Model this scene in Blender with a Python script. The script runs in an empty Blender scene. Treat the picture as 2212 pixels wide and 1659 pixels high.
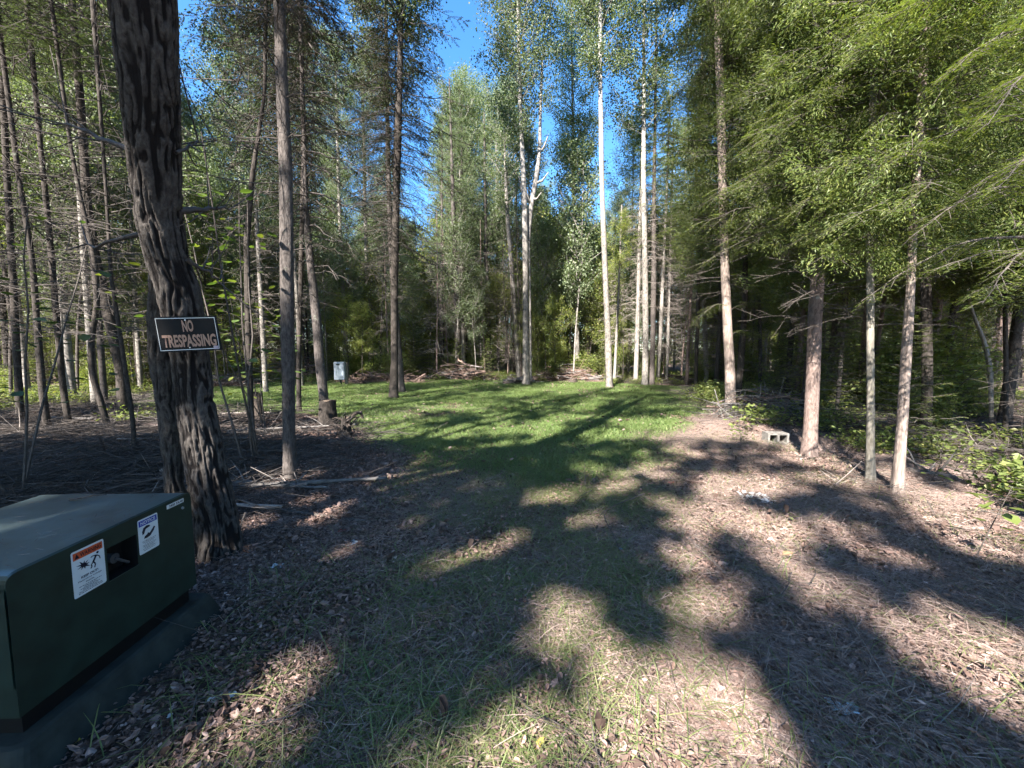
import bpy, math, random
import numpy as np
from mathutils import Vector, Matrix, Euler

S = bpy.context.scene
COL = S.collection
random.seed(11)
PI = math.pi

# ------------------------------------------------------------------ camera, sky, sun, exposure
CAMZ, FX, CX, CY = 1.5, 831.0, 1106.0, 829.5
PITCH = math.atan((829.5 - 765.0) / FX)
cam_d = bpy.data.cameras.new('camera')
cam_d.sensor_width = 36.0
cam_d.lens = 36.0 * FX / 2212.0
cam_d.clip_start = 0.05
cam_d.clip_end = 2000.0
cam = bpy.data.objects.new('camera', cam_d)
COL.objects.link(cam)
cam.location = (0, 0, CAMZ)
cam.rotation_euler = (PI / 2 - PITCH, 0, 0)
S.camera = cam

SUN_EL = math.radians(40)
LDIR = np.array([0.48, 0.877])            # the way the light travels over the ground
LDIR = LDIR / np.linalg.norm(LDIR)
LV = np.array([LDIR[0] * math.cos(SUN_EL), LDIR[1] * math.cos(SUN_EL), -math.sin(SUN_EL)])
world = bpy.data.worlds.new('World')
S.world = world
world.use_nodes = True
nt = world.node_tree
nt.nodes.clear()
sky = nt.nodes.new('ShaderNodeTexSky')
sky.sky_type = 'NISHITA'
sky.sun_disc = False
sky.sun_elevation = SUN_EL
sky.sun_rotation = math.atan2(-LDIR[0], -LDIR[1])
sky.altitude = 300
sky.air_density = 1.0
sky.dust_density = 0.6
sky.ozone_density = 3.0
bg = nt.nodes.new('ShaderNodeBackground')
bg.inputs['Strength'].default_value = 0.082
wo = nt.nodes.new('ShaderNodeOutputWorld')
hsv = nt.nodes.new('ShaderNodeHueSaturation')
hsv.inputs['Saturation'].default_value = 1.25
nt.links.new(sky.outputs[0], hsv.inputs['Color'])
nt.links.new(hsv.outputs[0], bg.inputs[0])
nt.links.new(bg.outputs[0], wo.inputs[0])

sun_d = bpy.data.lights.new('sun', 'SUN')
sun_d.energy = 5.0
sun_d.angle = math.radians(0.55)
sun_d.color = (1.0, 0.93, 0.87)
sun = bpy.data.objects.new('sun', sun_d)
COL.objects.link(sun)
sun.rotation_euler = Vector(LV).to_track_quat('-Z', 'Y').to_euler()

S.view_settings.view_transform = 'Standard'
S.view_settings.look = 'None'
S.view_settings.gamma = 1.0
S.view_settings.use_curve_mapping = False
S.view_settings.exposure = 2.65
S.render.engine = 'CYCLES'
S.cycles.max_bounces = 4
S.cycles.adaptive_threshold = 0.025
S.cycles.use_denoising = True
S.cycles.sample_clamp_indirect = 2.0
S.cycles.diffuse_bounces = 3
S.cycles.glossy_bounces = 2
S.cycles.transmission_bounces = 2

# ------------------------------------------------------------------ small helpers
cP, sP = math.cos(PITCH), math.sin(PITCH)


def ray(px, py):
    a, b = (px - CX) / FX, (CY - py) / FX
    return np.array([a, cP + b * sP, -sP + b * cP])


def on_ground(px, py, z=0.0):
    r = ray(px, py)
    t = (z - CAMZ) / r[2]
    return r[0] * t, r[1] * t


def at_depth(px, py, Y):
    r = ray(px, py)
    t = Y / r[1]
    return np.array([r[0] * t, Y, CAMZ + r[2] * t])


def gh(x, y):
    """height of the ground"""
    x = np.asarray(x, float)
    y = np.asarray(y, float)
    h = 0.03 * np.sin(x * 0.7 + 1.3) * np.sin(y * 0.5 + .4) + 0.018 * np.sin(x * 1.9 + y * 1.3) \
        + 0.010 * np.sin(x * 4.1 - y * 3.3 + 2.) + 0.006 * np.sin(x * 9.3 + 1.) * np.sin(y * 8.1)
    wild = np.clip((-x - 3.0) / 3, 0, 1) + np.clip((x - 5.0) / 3, 0, 1)
    h = h + wild * (0.05 * np.sin(x * 2.3 + 0.7 * y) * np.sin(y * 2.1 - .4 * x))
    near = np.exp(-(((x + 2.3) / 1.0) ** 2 + ((y - 1.9) / 0.9) ** 2))
    return h * (1 - near) * np.clip(0.35 + np.hypot(x, y) / 6, 0, 1)


def vnoise(x, y, s, seed=0):
    """cheap smooth value noise in 0..1"""
    x = np.asarray(x, float) * s + seed * 17.3
    y = np.asarray(y, float) * s - seed * 9.7
    xi, yi = np.floor(x), np.floor(y)
    fx, fy = x - xi, y - yi
    fx, fy = fx * fx * (3 - 2 * fx), fy * fy * (3 - 2 * fy)

    def hsh(a, b):
        v = np.sin(a * 127.1 + b * 311.7 + seed * 3.1) * 43758.5453
        return v - np.floor(v)
    return (hsh(xi, yi) * (1 - fx) + hsh(xi + 1, yi) * fx) * (1 - fy) + (hsh(xi, yi + 1) * (1 - fx) + hsh(xi + 1, yi + 1) * fx) * fy


def fbm(x, y, s, seed=0):
    return (vnoise(x, y, s, seed) * .55 + vnoise(x, y, s * 2.1, seed + 1) * .28 + vnoise(x, y, s * 4.3, seed + 2) * .17)


def vn3(x, y, z, seed=0.):
    xi, yi, zi = np.floor(x), np.floor(y), np.floor(z)
    fx, fy, fz = x - xi, y - yi, z - zi
    fx, fy, fz = fx * fx * (3 - 2 * fx), fy * fy * (3 - 2 * fy), fz * fz * (3 - 2 * fz)

    def h(a, b, c):
        v = np.sin(a * 127.1 + b * 311.7 + c * 74.7 + seed * 13.7) * 43758.5453
        return v - np.floor(v)
    r = 0
    for i in (0, 1):
        for j in (0, 1):
            for k in (0, 1):
                r = r + h(xi + i, yi + j, zi + k) * (fx if i else 1 - fx) * (fy if j else 1 - fy) * (fz if k else 1 - fz)
    return r


def unit(v):
    return v / np.maximum(np.linalg.norm(v, axis=-1, keepdims=True), 1e-9)


class MB:
    """collects geometry, builds ONE mesh"""
    def __init__(self):
        self.v, self.n = [], 0
        self.f = {3: [], 4: []}
        self.m = {3: [], 4: []}

    def add(self, v, f, m=0):
        v = np.asarray(v, float).reshape(-1, 3)
        f = np.asarray(f, int)
        k = f.shape[-1]
        f = f.reshape(-1, k) + self.n
        self.v.append(v)
        self.n += len(v)
        self.f[k].append(f)
        self.m[k].append(np.full(len(f), m))

    def box(self, c, s, rz=0.0, m=0):
        x, y, z = [q / 2 for q in s]
        v = np.array([(a * x, b * y, d * z) for d in (-1, 1) for b in (-1, 1) for a in (-1, 1)])
        cs, sn = math.cos(rz), math.sin(rz)
        v = np.stack([v[:, 0] * cs - v[:, 1] * sn, v[:, 0] * sn + v[:, 1] * cs, v[:, 2]], 1) + np.array(c)
        self.add(v, [(0, 2, 3, 1), (4, 5, 7, 6), (0, 1, 5, 4), (2, 6, 7, 3), (0, 4, 6, 2), (1, 3, 7, 5)], m)

    def tubes(self, P, R, sides=5, m=0, cap=False):
        P = np.asarray(P, float)
        R = np.asarray(R, float)
        if P.ndim == 2:
            P, R = P[None], R[None]
        M, n = P.shape[:2]
        T = np.gradient(P, axis=1)
        T = unit(T)
        mean = unit(P[:, -1] - P[:, 0])
        ref = np.where(np.abs(mean[:, 2:3]) > 0.75, np.array([[0, 1.0, 0]]), np.array([[0, 0, 1.0]]))[:, None, :]
        A = unit(np.cross(T, ref))
        B = np.cross(A, T)
        th = np.arange(sides) * 2 * PI / sides
        V = P[:, :, None] + R[:, :, None, None] * (A[:, :, None] * np.cos(th)[None, None, :, None] + B[:, :, None] * np.sin(th)[None, None, :, None])
        i = np.arange(n - 1)[:, None]
        j = np.arange(sides)[None]
        q = np.stack([i * sides + j, i * sides + (j + 1) % sides, (i + 1) * sides + (j + 1) % sides, (i + 1) * sides + j], -1).reshape(-1, 4)
        F = (q[None] + (np.arange(M) * n * sides)[:, None, None]).reshape(-1, 4)
        self.add(V, F, m)
        if cap:
            for e, s in ((0, 1), (n - 1, -1)):
                for k in range(M):
                    c = P[k, e]
                    vv = np.concatenate([V[k, e], c[None]])
                    ff = [((a + 1) % sides, a, sides)[::s] for a in range(sides)]
                    self.add(vv, np.array(ff), m)

    def leaves(self, C, D, N, L, W, fold=0.15, m=0):
        """diamond blades: C centre of stalk end, D direction, N normal"""
        D = unit(D)
        Sd = unit(np.cross(D, N))
        Nn = np.cross(Sd, D)
        L = np.broadcast_to(np.asarray(L, float).reshape(-1, 1), (len(C), 1))
        W = np.broadcast_to(np.asarray(W, float).reshape(-1, 1), (len(C), 1))
        mid = C + D * L * .5 + Nn * L * fold
        V = np.stack([C, mid + Sd * W * .5, C + D * L, mid - Sd * W * .5], 1)
        o = (np.arange(len(C)) * 4)[:, None]
        self.add(V, np.concatenate([o + [0, 1, 2], o + [0, 2, 3]]), m)

    def round_leaves(self, C, D, N, L, W, curl=0.1, m=0):
        """six sided leaves with a folded midrib, for near foliage and litter"""
        D = unit(D)
        Sd = unit(np.cross(D, N))
        Nn = np.cross(Sd, D)
        k = len(C)
        L = np.broadcast_to(np.asarray(L, float).reshape(-1, 1), (k, 1))
        W = np.broadcast_to(np.asarray(W, float).reshape(-1, 1), (k, 1))
        cu = np.broadcast_to(np.asarray(curl, float).reshape(-1, 1), (k, 1))
        pts = [C, C + D * L * .25 + Sd * W * .42 + Nn * L * cu * .8, C + D * L * .62 + Sd * W * .40 + Nn * L * cu * 1.2,
               C + D * L + Nn * L * cu * .9, C + D * L * .62 - Sd * W * .40 + Nn * L * cu * 1.0,
               C + D * L * .25 - Sd * W * .42 + Nn * L * cu * .9, C + D * L * .5 - Nn * L * cu * .1]
        V = np.stack(pts, 1)
        o = (np.arange(k) * 7)[:, None]
        self.add(V, np.concatenate([o + [a, (a + 1) % 6, 6] for a in range(6)]), m)

    def mesh(self, name, mats, smooth=False):
        me = bpy.data.meshes.new(name)
        V = np.concatenate(self.v).astype(np.float32)
        F3 = np.concatenate(self.f[3]) if self.f[3] else np.zeros((0, 3), int)
        F4 = np.concatenate(self.f[4]) if self.f[4] else np.zeros((0, 4), int)
        mi = np.concatenate(self.m[3] + self.m[4]).astype(np.int32)
        loops = np.concatenate([F3.ravel(), F4.ravel()]).astype(np.int32)
        st = np.concatenate([np.arange(len(F3)) * 3, len(F3) * 3 + np.arange(len(F4)) * 4]).astype(np.int32)
        me.vertices.add(len(V))
        me.vertices.foreach_set('co', V.ravel())
        me.loops.add(len(loops))
        me.loops.foreach_set('vertex_index', loops)
        me.polygons.add(len(st))
        me.polygons.foreach_set('loop_start', st)
        me.polygons.foreach_set('material_index', mi)
        me.polygons.foreach_set('use_smooth', np.full(len(st), bool(smooth)))
        me.update(calc_edges=True)
        me.validate()
        for mt in (mats if isinstance(mats, (list, tuple)) else [mats]):
            me.materials.append(mt)
        return me

    def build(self, name, mats, parent=None, smooth=False, loc=None):
        return link(name, self.mesh(name, mats, smooth), parent, loc)


def link(name, me, parent=None, loc=None, rot=None, scale=None):
    o = bpy.data.objects.new(name, me)
    COL.objects.link(o)
    if parent is not None:
        o.parent = parent
    if loc is not None:
        o.location = loc
    if rot is not None:
        o.rotation_euler = rot
    if scale is not None:
        o.scale = (scale, scale, scale) if isinstance(scale, (int, float)) else scale
    return o


def tag(o, label=None, cat=None, group=None, kind=None):
    if label:
        o['label'] = label
    if cat:
        o['category'] = cat
    if group:
        o['group'] = group
    if kind:
        o['kind'] = kind
    return o


def thing(name, label, cat, loc=(0, 0, 0), rz=0.0, group=None):
    o = link(name, None, None, loc, (0, 0, rz))
    return tag(o, label, cat, group)


# ------------------------------------------------------------------ materials
def new_mat(name):
    m = bpy.data.materials.new(name)
    m.use_nodes = True
    t = m.node_tree
    t.nodes.clear()
    out = t.nodes.new('ShaderNodeOutputMaterial')
    b = t.nodes.new('ShaderNodeBsdfPrincipled')
    t.links.new(b.outputs[0], out.inputs[0])
    return m, t, b, out


def ramp(t, fac, stops):
    r = t.nodes.new('ShaderNodeValToRGB')
    e = r.color_ramp.elements
    while len(e) < len(stops):
        e.new(0.5)
    for k, (p, c) in enumerate(stops):
        e[k].position = p
        e[k].color = (c[0], c[1], c[2], 1) if hasattr(c, '__len__') else (c, c, c, 1)
    t.links.new(fac, r.inputs[0])
    return r.outputs[0]


def mixc(t, fac, a, b, mode='MIX'):
    n = t.nodes.new('ShaderNodeMix')
    n.data_type = 'RGBA'
    n.blend_type = mode
    for s, v in ((0, fac), (6, a), (7, b)):
        if isinstance(v, (int, float)):
            n.inputs[s].default_value = v
        elif isinstance(v, tuple):
            n.inputs[s].default_value = (*v, 1)
        else:
            t.links.new(v, n.inputs[s])
    return n.outputs[2]


def noise(t, scale, detail=4, rough=.6, vec=None, dist=0.0):
    n = t.nodes.new('ShaderNodeTexNoise')
    n.inputs['Scale'].default_value = scale
    n.inputs['Detail'].default_value = detail
    n.inputs['Roughness'].default_value = rough
    n.inputs['Distortion'].default_value = dist
    if vec is not None:
        t.links.new(vec, n.inputs['Vector'])
    return n.outputs['Fac']


def mapping(t, scale, src='Object'):
    tc = t.nodes.new('ShaderNodeTexCoord')
    mp = t.nodes.new('ShaderNodeMapping')
    mp.inputs['Scale'].default_value = scale
    t.links.new(tc.outputs[src], mp.inputs['Vector'])
    return mp.outputs[0]


def bump(t, b, h, strength=.6, dist=.01):
    n = t.nodes.new('ShaderNodeBump')
    n.inputs['Strength'].default_value = strength
    n.inputs['Distance'].default_value = dist
    t.links.new(h, n.inputs['Height'])
    t.links.new(n.outputs[0], b.inputs['Normal'])


def leaf_mat(name, cols, trans=.35, rough=.5, spec=.4, tcol=(1.25, 1.3, .6)):
    """cols: colour stops picked at random leaf by leaf"""
    m, t, b, out = new_mat(name)
    g = t.nodes.new('ShaderNodeNewGeometry')
    oi = t.nodes.new('ShaderNodeObjectInfo')
    c = ramp(t, g.outputs['Random Per Island'], [(k / max(1, len(cols) - 1), cc) for k, cc in enumerate(cols)])
    hs = t.nodes.new('ShaderNodeHueSaturation')
    mr = t.nodes.new('ShaderNodeMapRange')
    mr.inputs['To Min'].default_value = .75
    mr.inputs['To Max'].default_value = 1.3
    t.links.new(oi.outputs['Random'], mr.inputs[0])
    t.links.new(mr.outputs[0], hs.inputs['Value'])
    t.links.new(c, hs.inputs['Color'])
    t.links.new(hs.outputs[0], b.inputs['Base Color'])
    b.inputs['Roughness'].default_value = rough
    b.inputs['Specular IOR Level'].default_value = spec
    tr = t.nodes.new('ShaderNodeBsdfTranslucent')
    tc = mixc(t, 1.0, hs.outputs[0], tcol, 'MULTIPLY')
    t.links.new(tc, tr.inputs[0])
    mx = t.nodes.new('ShaderNodeMixShader')
    mx.inputs[0].default_value = trans
    t.links.new(b.outputs[0], mx.inputs[1])
    t.links.new(tr.outputs[0], mx.inputs[2])
    t.links.new(mx.outputs[0], out.inputs[0])
    return m


def bark_mat(name, dark, light, sc=(9, 9, 2.2), lichen=None, bd=.012, lich_amt=.55, marks=False, ridge=False):
    m, t, b, out = new_mat(name)
    v = mapping(t, sc)
    n1 = noise(t, 3.0, 6, .65, v, .4)
    c = ramp(t, n1, [(.32, dark), (.5, tuple((a + q) / 2 for a, q in zip(dark, light))), (.68, light)])
    v2 = mapping(t, (1, 1, 1))
    if lichen is not None:
        n2 = noise(t, 7.0, 5, .7, v2)
        c = mixc(t, ramp(t, n2, [(lich_amt, 0.), (lich_amt + .07, 1.)]), c, lichen)
    if marks:
        v3 = mapping(t, (2.2, 2.2, 16))
        n3 = noise(t, 2.4, 4, .6, v3)
        c = mixc(t, ramp(t, n3, [(.60, 0.), (.66, 1.)]), c, (.06, .055, .05))
        v4 = mapping(t, (1, 1, 1))
        sx = t.nodes.new('ShaderNodeSeparateXYZ')
        t.links.new(v4, sx.inputs[0])
        n4 = noise(t, 2.0, 3, .6, v4)
        ad = t.nodes.new('ShaderNodeMath')
        ad.operation = 'MULTIPLY_ADD'
        t.links.new(n4, ad.inputs[0])
        ad.inputs[1].default_value = 5.0
        t.links.new(sx.outputs[2], ad.inputs[2])
        f = ramp(t, ad.outputs[0], [(0, 1.), (1, 0.)])
        mr = t.nodes.new('ShaderNodeMapRange')
        t.links.new(ad.outputs[0], mr.inputs[0])
        mr.inputs['From Min'].default_value = 8.0
        mr.inputs['From Max'].default_value = 13.0
        mr.inputs['To Min'].default_value = .82
        mr.inputs['To Max'].default_value = 0.
        c = mixc(t, mr.outputs[0], c, ramp(t, n1, [(.35, (.05, .045, .04)), (.65, (.22, .2, .17))]))
    if ridge:
        at_ = t.nodes.new('ShaderNodeAttribute')
        at_.attribute_name = 'ridge'
        c = mixc(t, ramp(t, at_.outputs['Fac'], [(.25, 0.), (.75, 1.)]), (.012, .010, .009), c)
    t.links.new(c, b.inputs['Base Color'])
    b.inputs['Roughness'].default_value = .9
    b.inputs['Specular IOR Level'].default_value = .15
    bump(t, b, n1, .9, bd)
    return m


def plain(name, col, rough=.8, var=.25, sc=12., spec=.3, metallic=0., bumpd=0.0, obj_var=False):
    m, t, b, out = new_mat(name)
    v = mapping(t, (1, 1, 1))
    n = noise(t, sc, 5, .6, v)
    lo = tuple(x * (1 - var) for x in col)
    hi = tuple(min(1, x * (1 + var)) for x in col)
    c = ramp(t, n, [(.3, lo), (.7, hi)])
    t.links.new(c, b.inputs['Base Color'])
    b.inputs['Roughness'].default_value = rough
    b.inputs['Specular IOR Level'].default_value = spec
    b.inputs['Metallic'].default_value = metallic
    if bumpd:
        bump(t, b, n, .6, bumpd)
    return m


def island_mat(name, cols, rough=.85, spec=.15, trans=0.0):
    return leaf_mat(name, cols, trans, rough, spec, (1.1, 1.0, .8))


M = {}
M['bark_oak'] = bark_mat('bark_furrowed', (.028, .024, .021), (.095, .085, .075), (14, 14, 7), (.14, .14, .12), .015, .68, ridge=True)
M['bark_grey'] = bark_mat('bark_grey', (.028, .024, .021), (.115, .10, .09), (16, 16, 5), (.15, .16, .125), .014, .62)
M['bark_dark'] = bark_mat('bark_dark_conifer', (.018, .015, .012), (.07, .06, .052), (14, 14, 5), (.13, .14, .11), .008, .66)
M['bark_red'] = bark_mat('bark_reddish', (.075, .052, .043), (.23, .175, .15), (14, 14, 5), (.3, .28, .24), .008, .62)
M['bark_cedar'] = bark_mat('bark_stringy', (.10, .075, .06), (.33, .27, .23), (26, 26, 2.0), (.30, .31, .22), .010, .62)
M['bark_aspen'] = bark_mat('bark_aspen', (.18, .17, .155), (.33, .315, .285), (5, 5, 3), None, .004, marks=True)
M['bark_pale'] = bark_mat('bark_pale_far', (.11, .10, .09), (.28, .26, .23), (8, 8, 3), None, .004)
M['bark_moss'] = bark_mat('bark_mossy', (.10, .09, .07), (.26, .24, .20), (12, 12, 3), (.13, .14, .06), .008, .62)
M['twig_dead'] = plain('dead_twig', (.07, .06, .052), .9, .4, 20)
M['twig_pale'] = plain('pale_dead_twig', (.22, .19, .165), .9, .3, 20)
M['leaf_aspen'] = leaf_mat('aspen_leaves', [(.07, .10, .045), (.12, .155, .08), (.09, .125, .06), (.17, .20, .11)], .42, .5, .5)
M['leaf_yellow'] = leaf_mat('yellow_green_leaves', [(.11, .15, .04), (.19, .23, .06), (.15, .19, .05), (.27, .25, .07)], .5, .5, .4)
M['leaf_maple'] = leaf_mat('broad_sapling_leaves', [(.04, .07, .018), (.07, .11, .025), (.11, .13, .025), (.055, .09, .02)], .4, .5, .4)
M['leaf_autumn'] = leaf_mat('autumn_leaves', [(.2, .07, .02), (.28, .13, .03), (.14, .12, .03)], .4, .6, .3)
M['needle_spruce'] = leaf_mat('spruce_needles', [(.05, .075, .035), (.08, .105, .045), (.06, .085, .04)], .25, .5, .4)
M['needle_dark'] = leaf_mat('dark_needles', [(.014, .024, .012), (.028, .040, .018), (.022, .034, .016), (.022, .032, .014), (.07, .035, .02)], .12, .55, .35)
M['needle_fir'] = leaf_mat('hemlock_needles', [(.055, .085, .024), (.105, .14, .036), (.075, .11, .03), (.17, .19, .05), (.07, .095, .03)], .40, .5, .4)
M['needle_pine'] = leaf_mat('pine_needles', [(.09, .125, .055), (.13, .17, .075), (.10, .14, .06)], .35, .45, .5)
M['shrub'] = leaf_mat('undergrowth_leaves', [(.10, .14, .04), (.17, .21, .06), (.13, .17, .05), (.24, .24, .075)], .48, .5, .4)
M['grass'] = leaf_mat('grass_blades', [(.07, .115, .036), (.11, .165, .046), (.085, .14, .04), (.17, .20, .08), (.09, .135, .042)], .3, .5, .35)
M['grass_dry'] = leaf_mat('pale_grass_blades', [(.07, .12, .035), (.16, .18, .07), (.10, .15, .045), (.32, .28, .16), (.08, .13, .035)], .3, .55, .3)
M['straw'] = island_mat('dry_needles_and_straw', [(.10, .07, .058), (.20, .148, .122), (.30, .235, .20), (.15, .11, .09)])
M['litter'] = island_mat('fallen_leaf_litter', [(.05, .033, .026), (.13, .085, .066), (.24, .16, .13), (.075, .052, .042), (.17, .115, .095), (.38, .28, .24)], .8, .25, .08)

# ------------------------------------------------------------------ ground cover masks (what grows where, world metres)
def poly_world(pts):
    return np.array([on_ground(a, b) for a, b in pts])


def inside(poly, x, y):
    x, y = np.asarray(x, float), np.asarray(y, float)
    r = np.zeros(x.shape, bool)
    n = len(poly)
    for i in range(n):
        x1, y1 = poly[i]
        x2, y2 = poly[(i + 1) % n]
        c = ((y1 > y) != (y2 > y))
        with np.errstate(divide='ignore', invalid='ignore'):
            xi = (x2 - x1) * (y - y1) / (y2 - y1 + 1e-12) + x1
        r ^= c & (x < xi)
    return r


LAWN = poly_world([(300, 846), (700, 826), (1000, 822), (1250, 826), (1500, 836), (1512, 870), (1490, 910), (1420, 960), (1390, 1010), (1290, 1040),
                   (1150, 1050), (980, 1040), (900, 1000), (790, 960), (745, 905), (640, 900), (480, 885), (300, 880)])
FORE = poly_world([(880, 1000), (1420, 960), (1500, 1010), (1440, 1100), (1500, 1200), (1450, 1350), (1350, 1500), (1300, 1700), (600, 1700),
                   (760, 1500), (900, 1350), (930, 1200), (870, 1100)])


def lawn_amount(x, y):
    dx = (fbm(x, y, .9, 3) - .5) * 1.6
    dy = (fbm(x, y, .9, 7) - .5) * 1.6
    a = inside(LAWN, x + dx * .6, y + dy * .8).astype(float)
    bare = np.zeros_like(a)
    for (px, py, rx, ry) in ((975, 881, 1.2, .45), (1000, 935, 1.0, .4), (830, 893, 1.1, .3), (1140, 832, 1.6, .7), (700, 870, 1.2, .5), (1500, 905, .8, .7), (1080, 868, .8, .25)):
        cx, cy = on_ground(px, py)
        bare = np.maximum(bare, np.exp(-(((np.asarray(x) - cx) / rx) ** 2 + ((np.asarray(y) - cy) / ry) ** 2) * 1.6))
    return np.clip(a - bare * 1.1, 0, 1) * np.clip((fbm(x, y, .7, 21) - .18) * 7, 0.25, 1)


def fore_amount(x, y):
    dx = (fbm(x, y, 1.4, 5) - .5) * 1.0
    a = inside(FORE, x + dx, y + dx * .5).astype(float)
    return a * np.clip((fbm(x, y, 1.6, 31) - .34) * 6, 0.0, 1)


# ------------------------------------------------------------------ plant parts, built once and shared
def rotz(v, a):
    c, s = math.cos(a), math.sin(a)
    return np.stack([v[..., 0] * c - v[..., 1] * s, v[..., 0] * s + v[..., 1] * c, v[..., 2]], -1)


def broadleaf_crown(name, seed, h, r, nb, leaf, per, mats, nsec=9, up=(30, 60), base=.1, spread=.17, shape=0.8, twig_r=.028, wr=.85, align=.35):
    """mats: [branch, leaf]"""
    g = np.random.default_rng(seed)
    mb = MB()
    z0 = h * (base + (.96 - base) * (np.arange(nb) + g.random(nb)) / nb)
    az = np.arange(nb) * 2.4 + g.random(nb) * .8
    q = z0 / h
    prof = np.clip(np.sin(PI * np.clip(q * .85 + .12, 0, 1)) ** shape, .12, 1)
    L = r * prof * g.uniform(.65, 1.15, nb)
    el = np.radians(g.uniform(*up, nb) * (.75 + .5 * q))
    d = np.stack([np.cos(az) * np.cos(el), np.sin(az) * np.cos(el), np.sin(el)], 1)
    Lr = L / np.cos(el) * .85
    t = np.linspace(0, 1, 6)
    P = np.zeros((nb, 6, 3))
    P[:, :, 2] = z0[:, None] - (L * np.tan(el) * .5)[:, None] * 0
    P += d[:, None] * (Lr[:, None] * t[None])[..., None]
    P[:, :, 2] += (L[:, None] * .12) * t[None] ** 2
    P += g.normal(0, 1, P.shape) * (t[None, :, None] * L[:, None, None] * .03)
    R = (twig_r * (L / r) ** .8)[:, None] * (1 - t[None] * .8)
    mb.tubes(P, R, 5, 0)
    # secondary twigs
    ts = g.uniform(.2, 1., (nb, nsec))
    k = np.minimum((ts * 5).astype(int), 4)
    fr = ts * 5 - k
    bi = np.arange(nb)[:, None]
    o = P[bi, k] * (1 - fr[..., None]) + P[bi, k + 1] * fr[..., None]
    rd = unit(unit(g.normal(0, 1, (nb, nsec, 3))) * 1.0 + d[:, None] * .9 + np.array([0, 0, .25]))
    Ls = (L[:, None] * .42 * (1.15 - ts * .6))[..., None] * g.uniform(.6, 1.2, (nb, nsec, 1))
    t2 = np.linspace(0, 1, 4)
    P2 = o[:, :, None] + rd[:, :, None] * (Ls[:, :, None] * t2[None, None, :, None])
    P2 += g.normal(0, .03, P2.shape) * t2[None, None, :, None]
    P2 = P2.reshape(-1, 4, 3)
    mb.tubes(P2, np.broadcast_to((twig_r * .32) * (1 - t2 * .7), (len(P2), 4)), 3, 0)
    # leaves in clusters along the twigs
    tt = g.uniform(.15, 1.05, (len(P2), 3))
    TD = np.repeat(unit(P2[:, 3] - P2[:, 0]), 3 * per, 0)
    C = P2[:, :1] + (P2[:, 3:] - P2[:, :1]) * tt[..., None]
    C = C.reshape(-1, 3)
    C = np.repeat(C, per, 0) + g.normal(0, spread, (len(C) * per, 3))
    D = unit(g.normal(0, 1, C.shape) + TD * align * 2 + np.array([0, 0, -.5]))
    N = unit(g.normal(0, 1 / (1 + align), C.shape) + np.array([0, 0, .5]))
    ll = leaf * g.uniform(.6, 1.25, len(C))
    mb.leaves(C, D, N, ll, ll * wr, .12, 1)
    return mb.mesh(name, mats)


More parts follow.
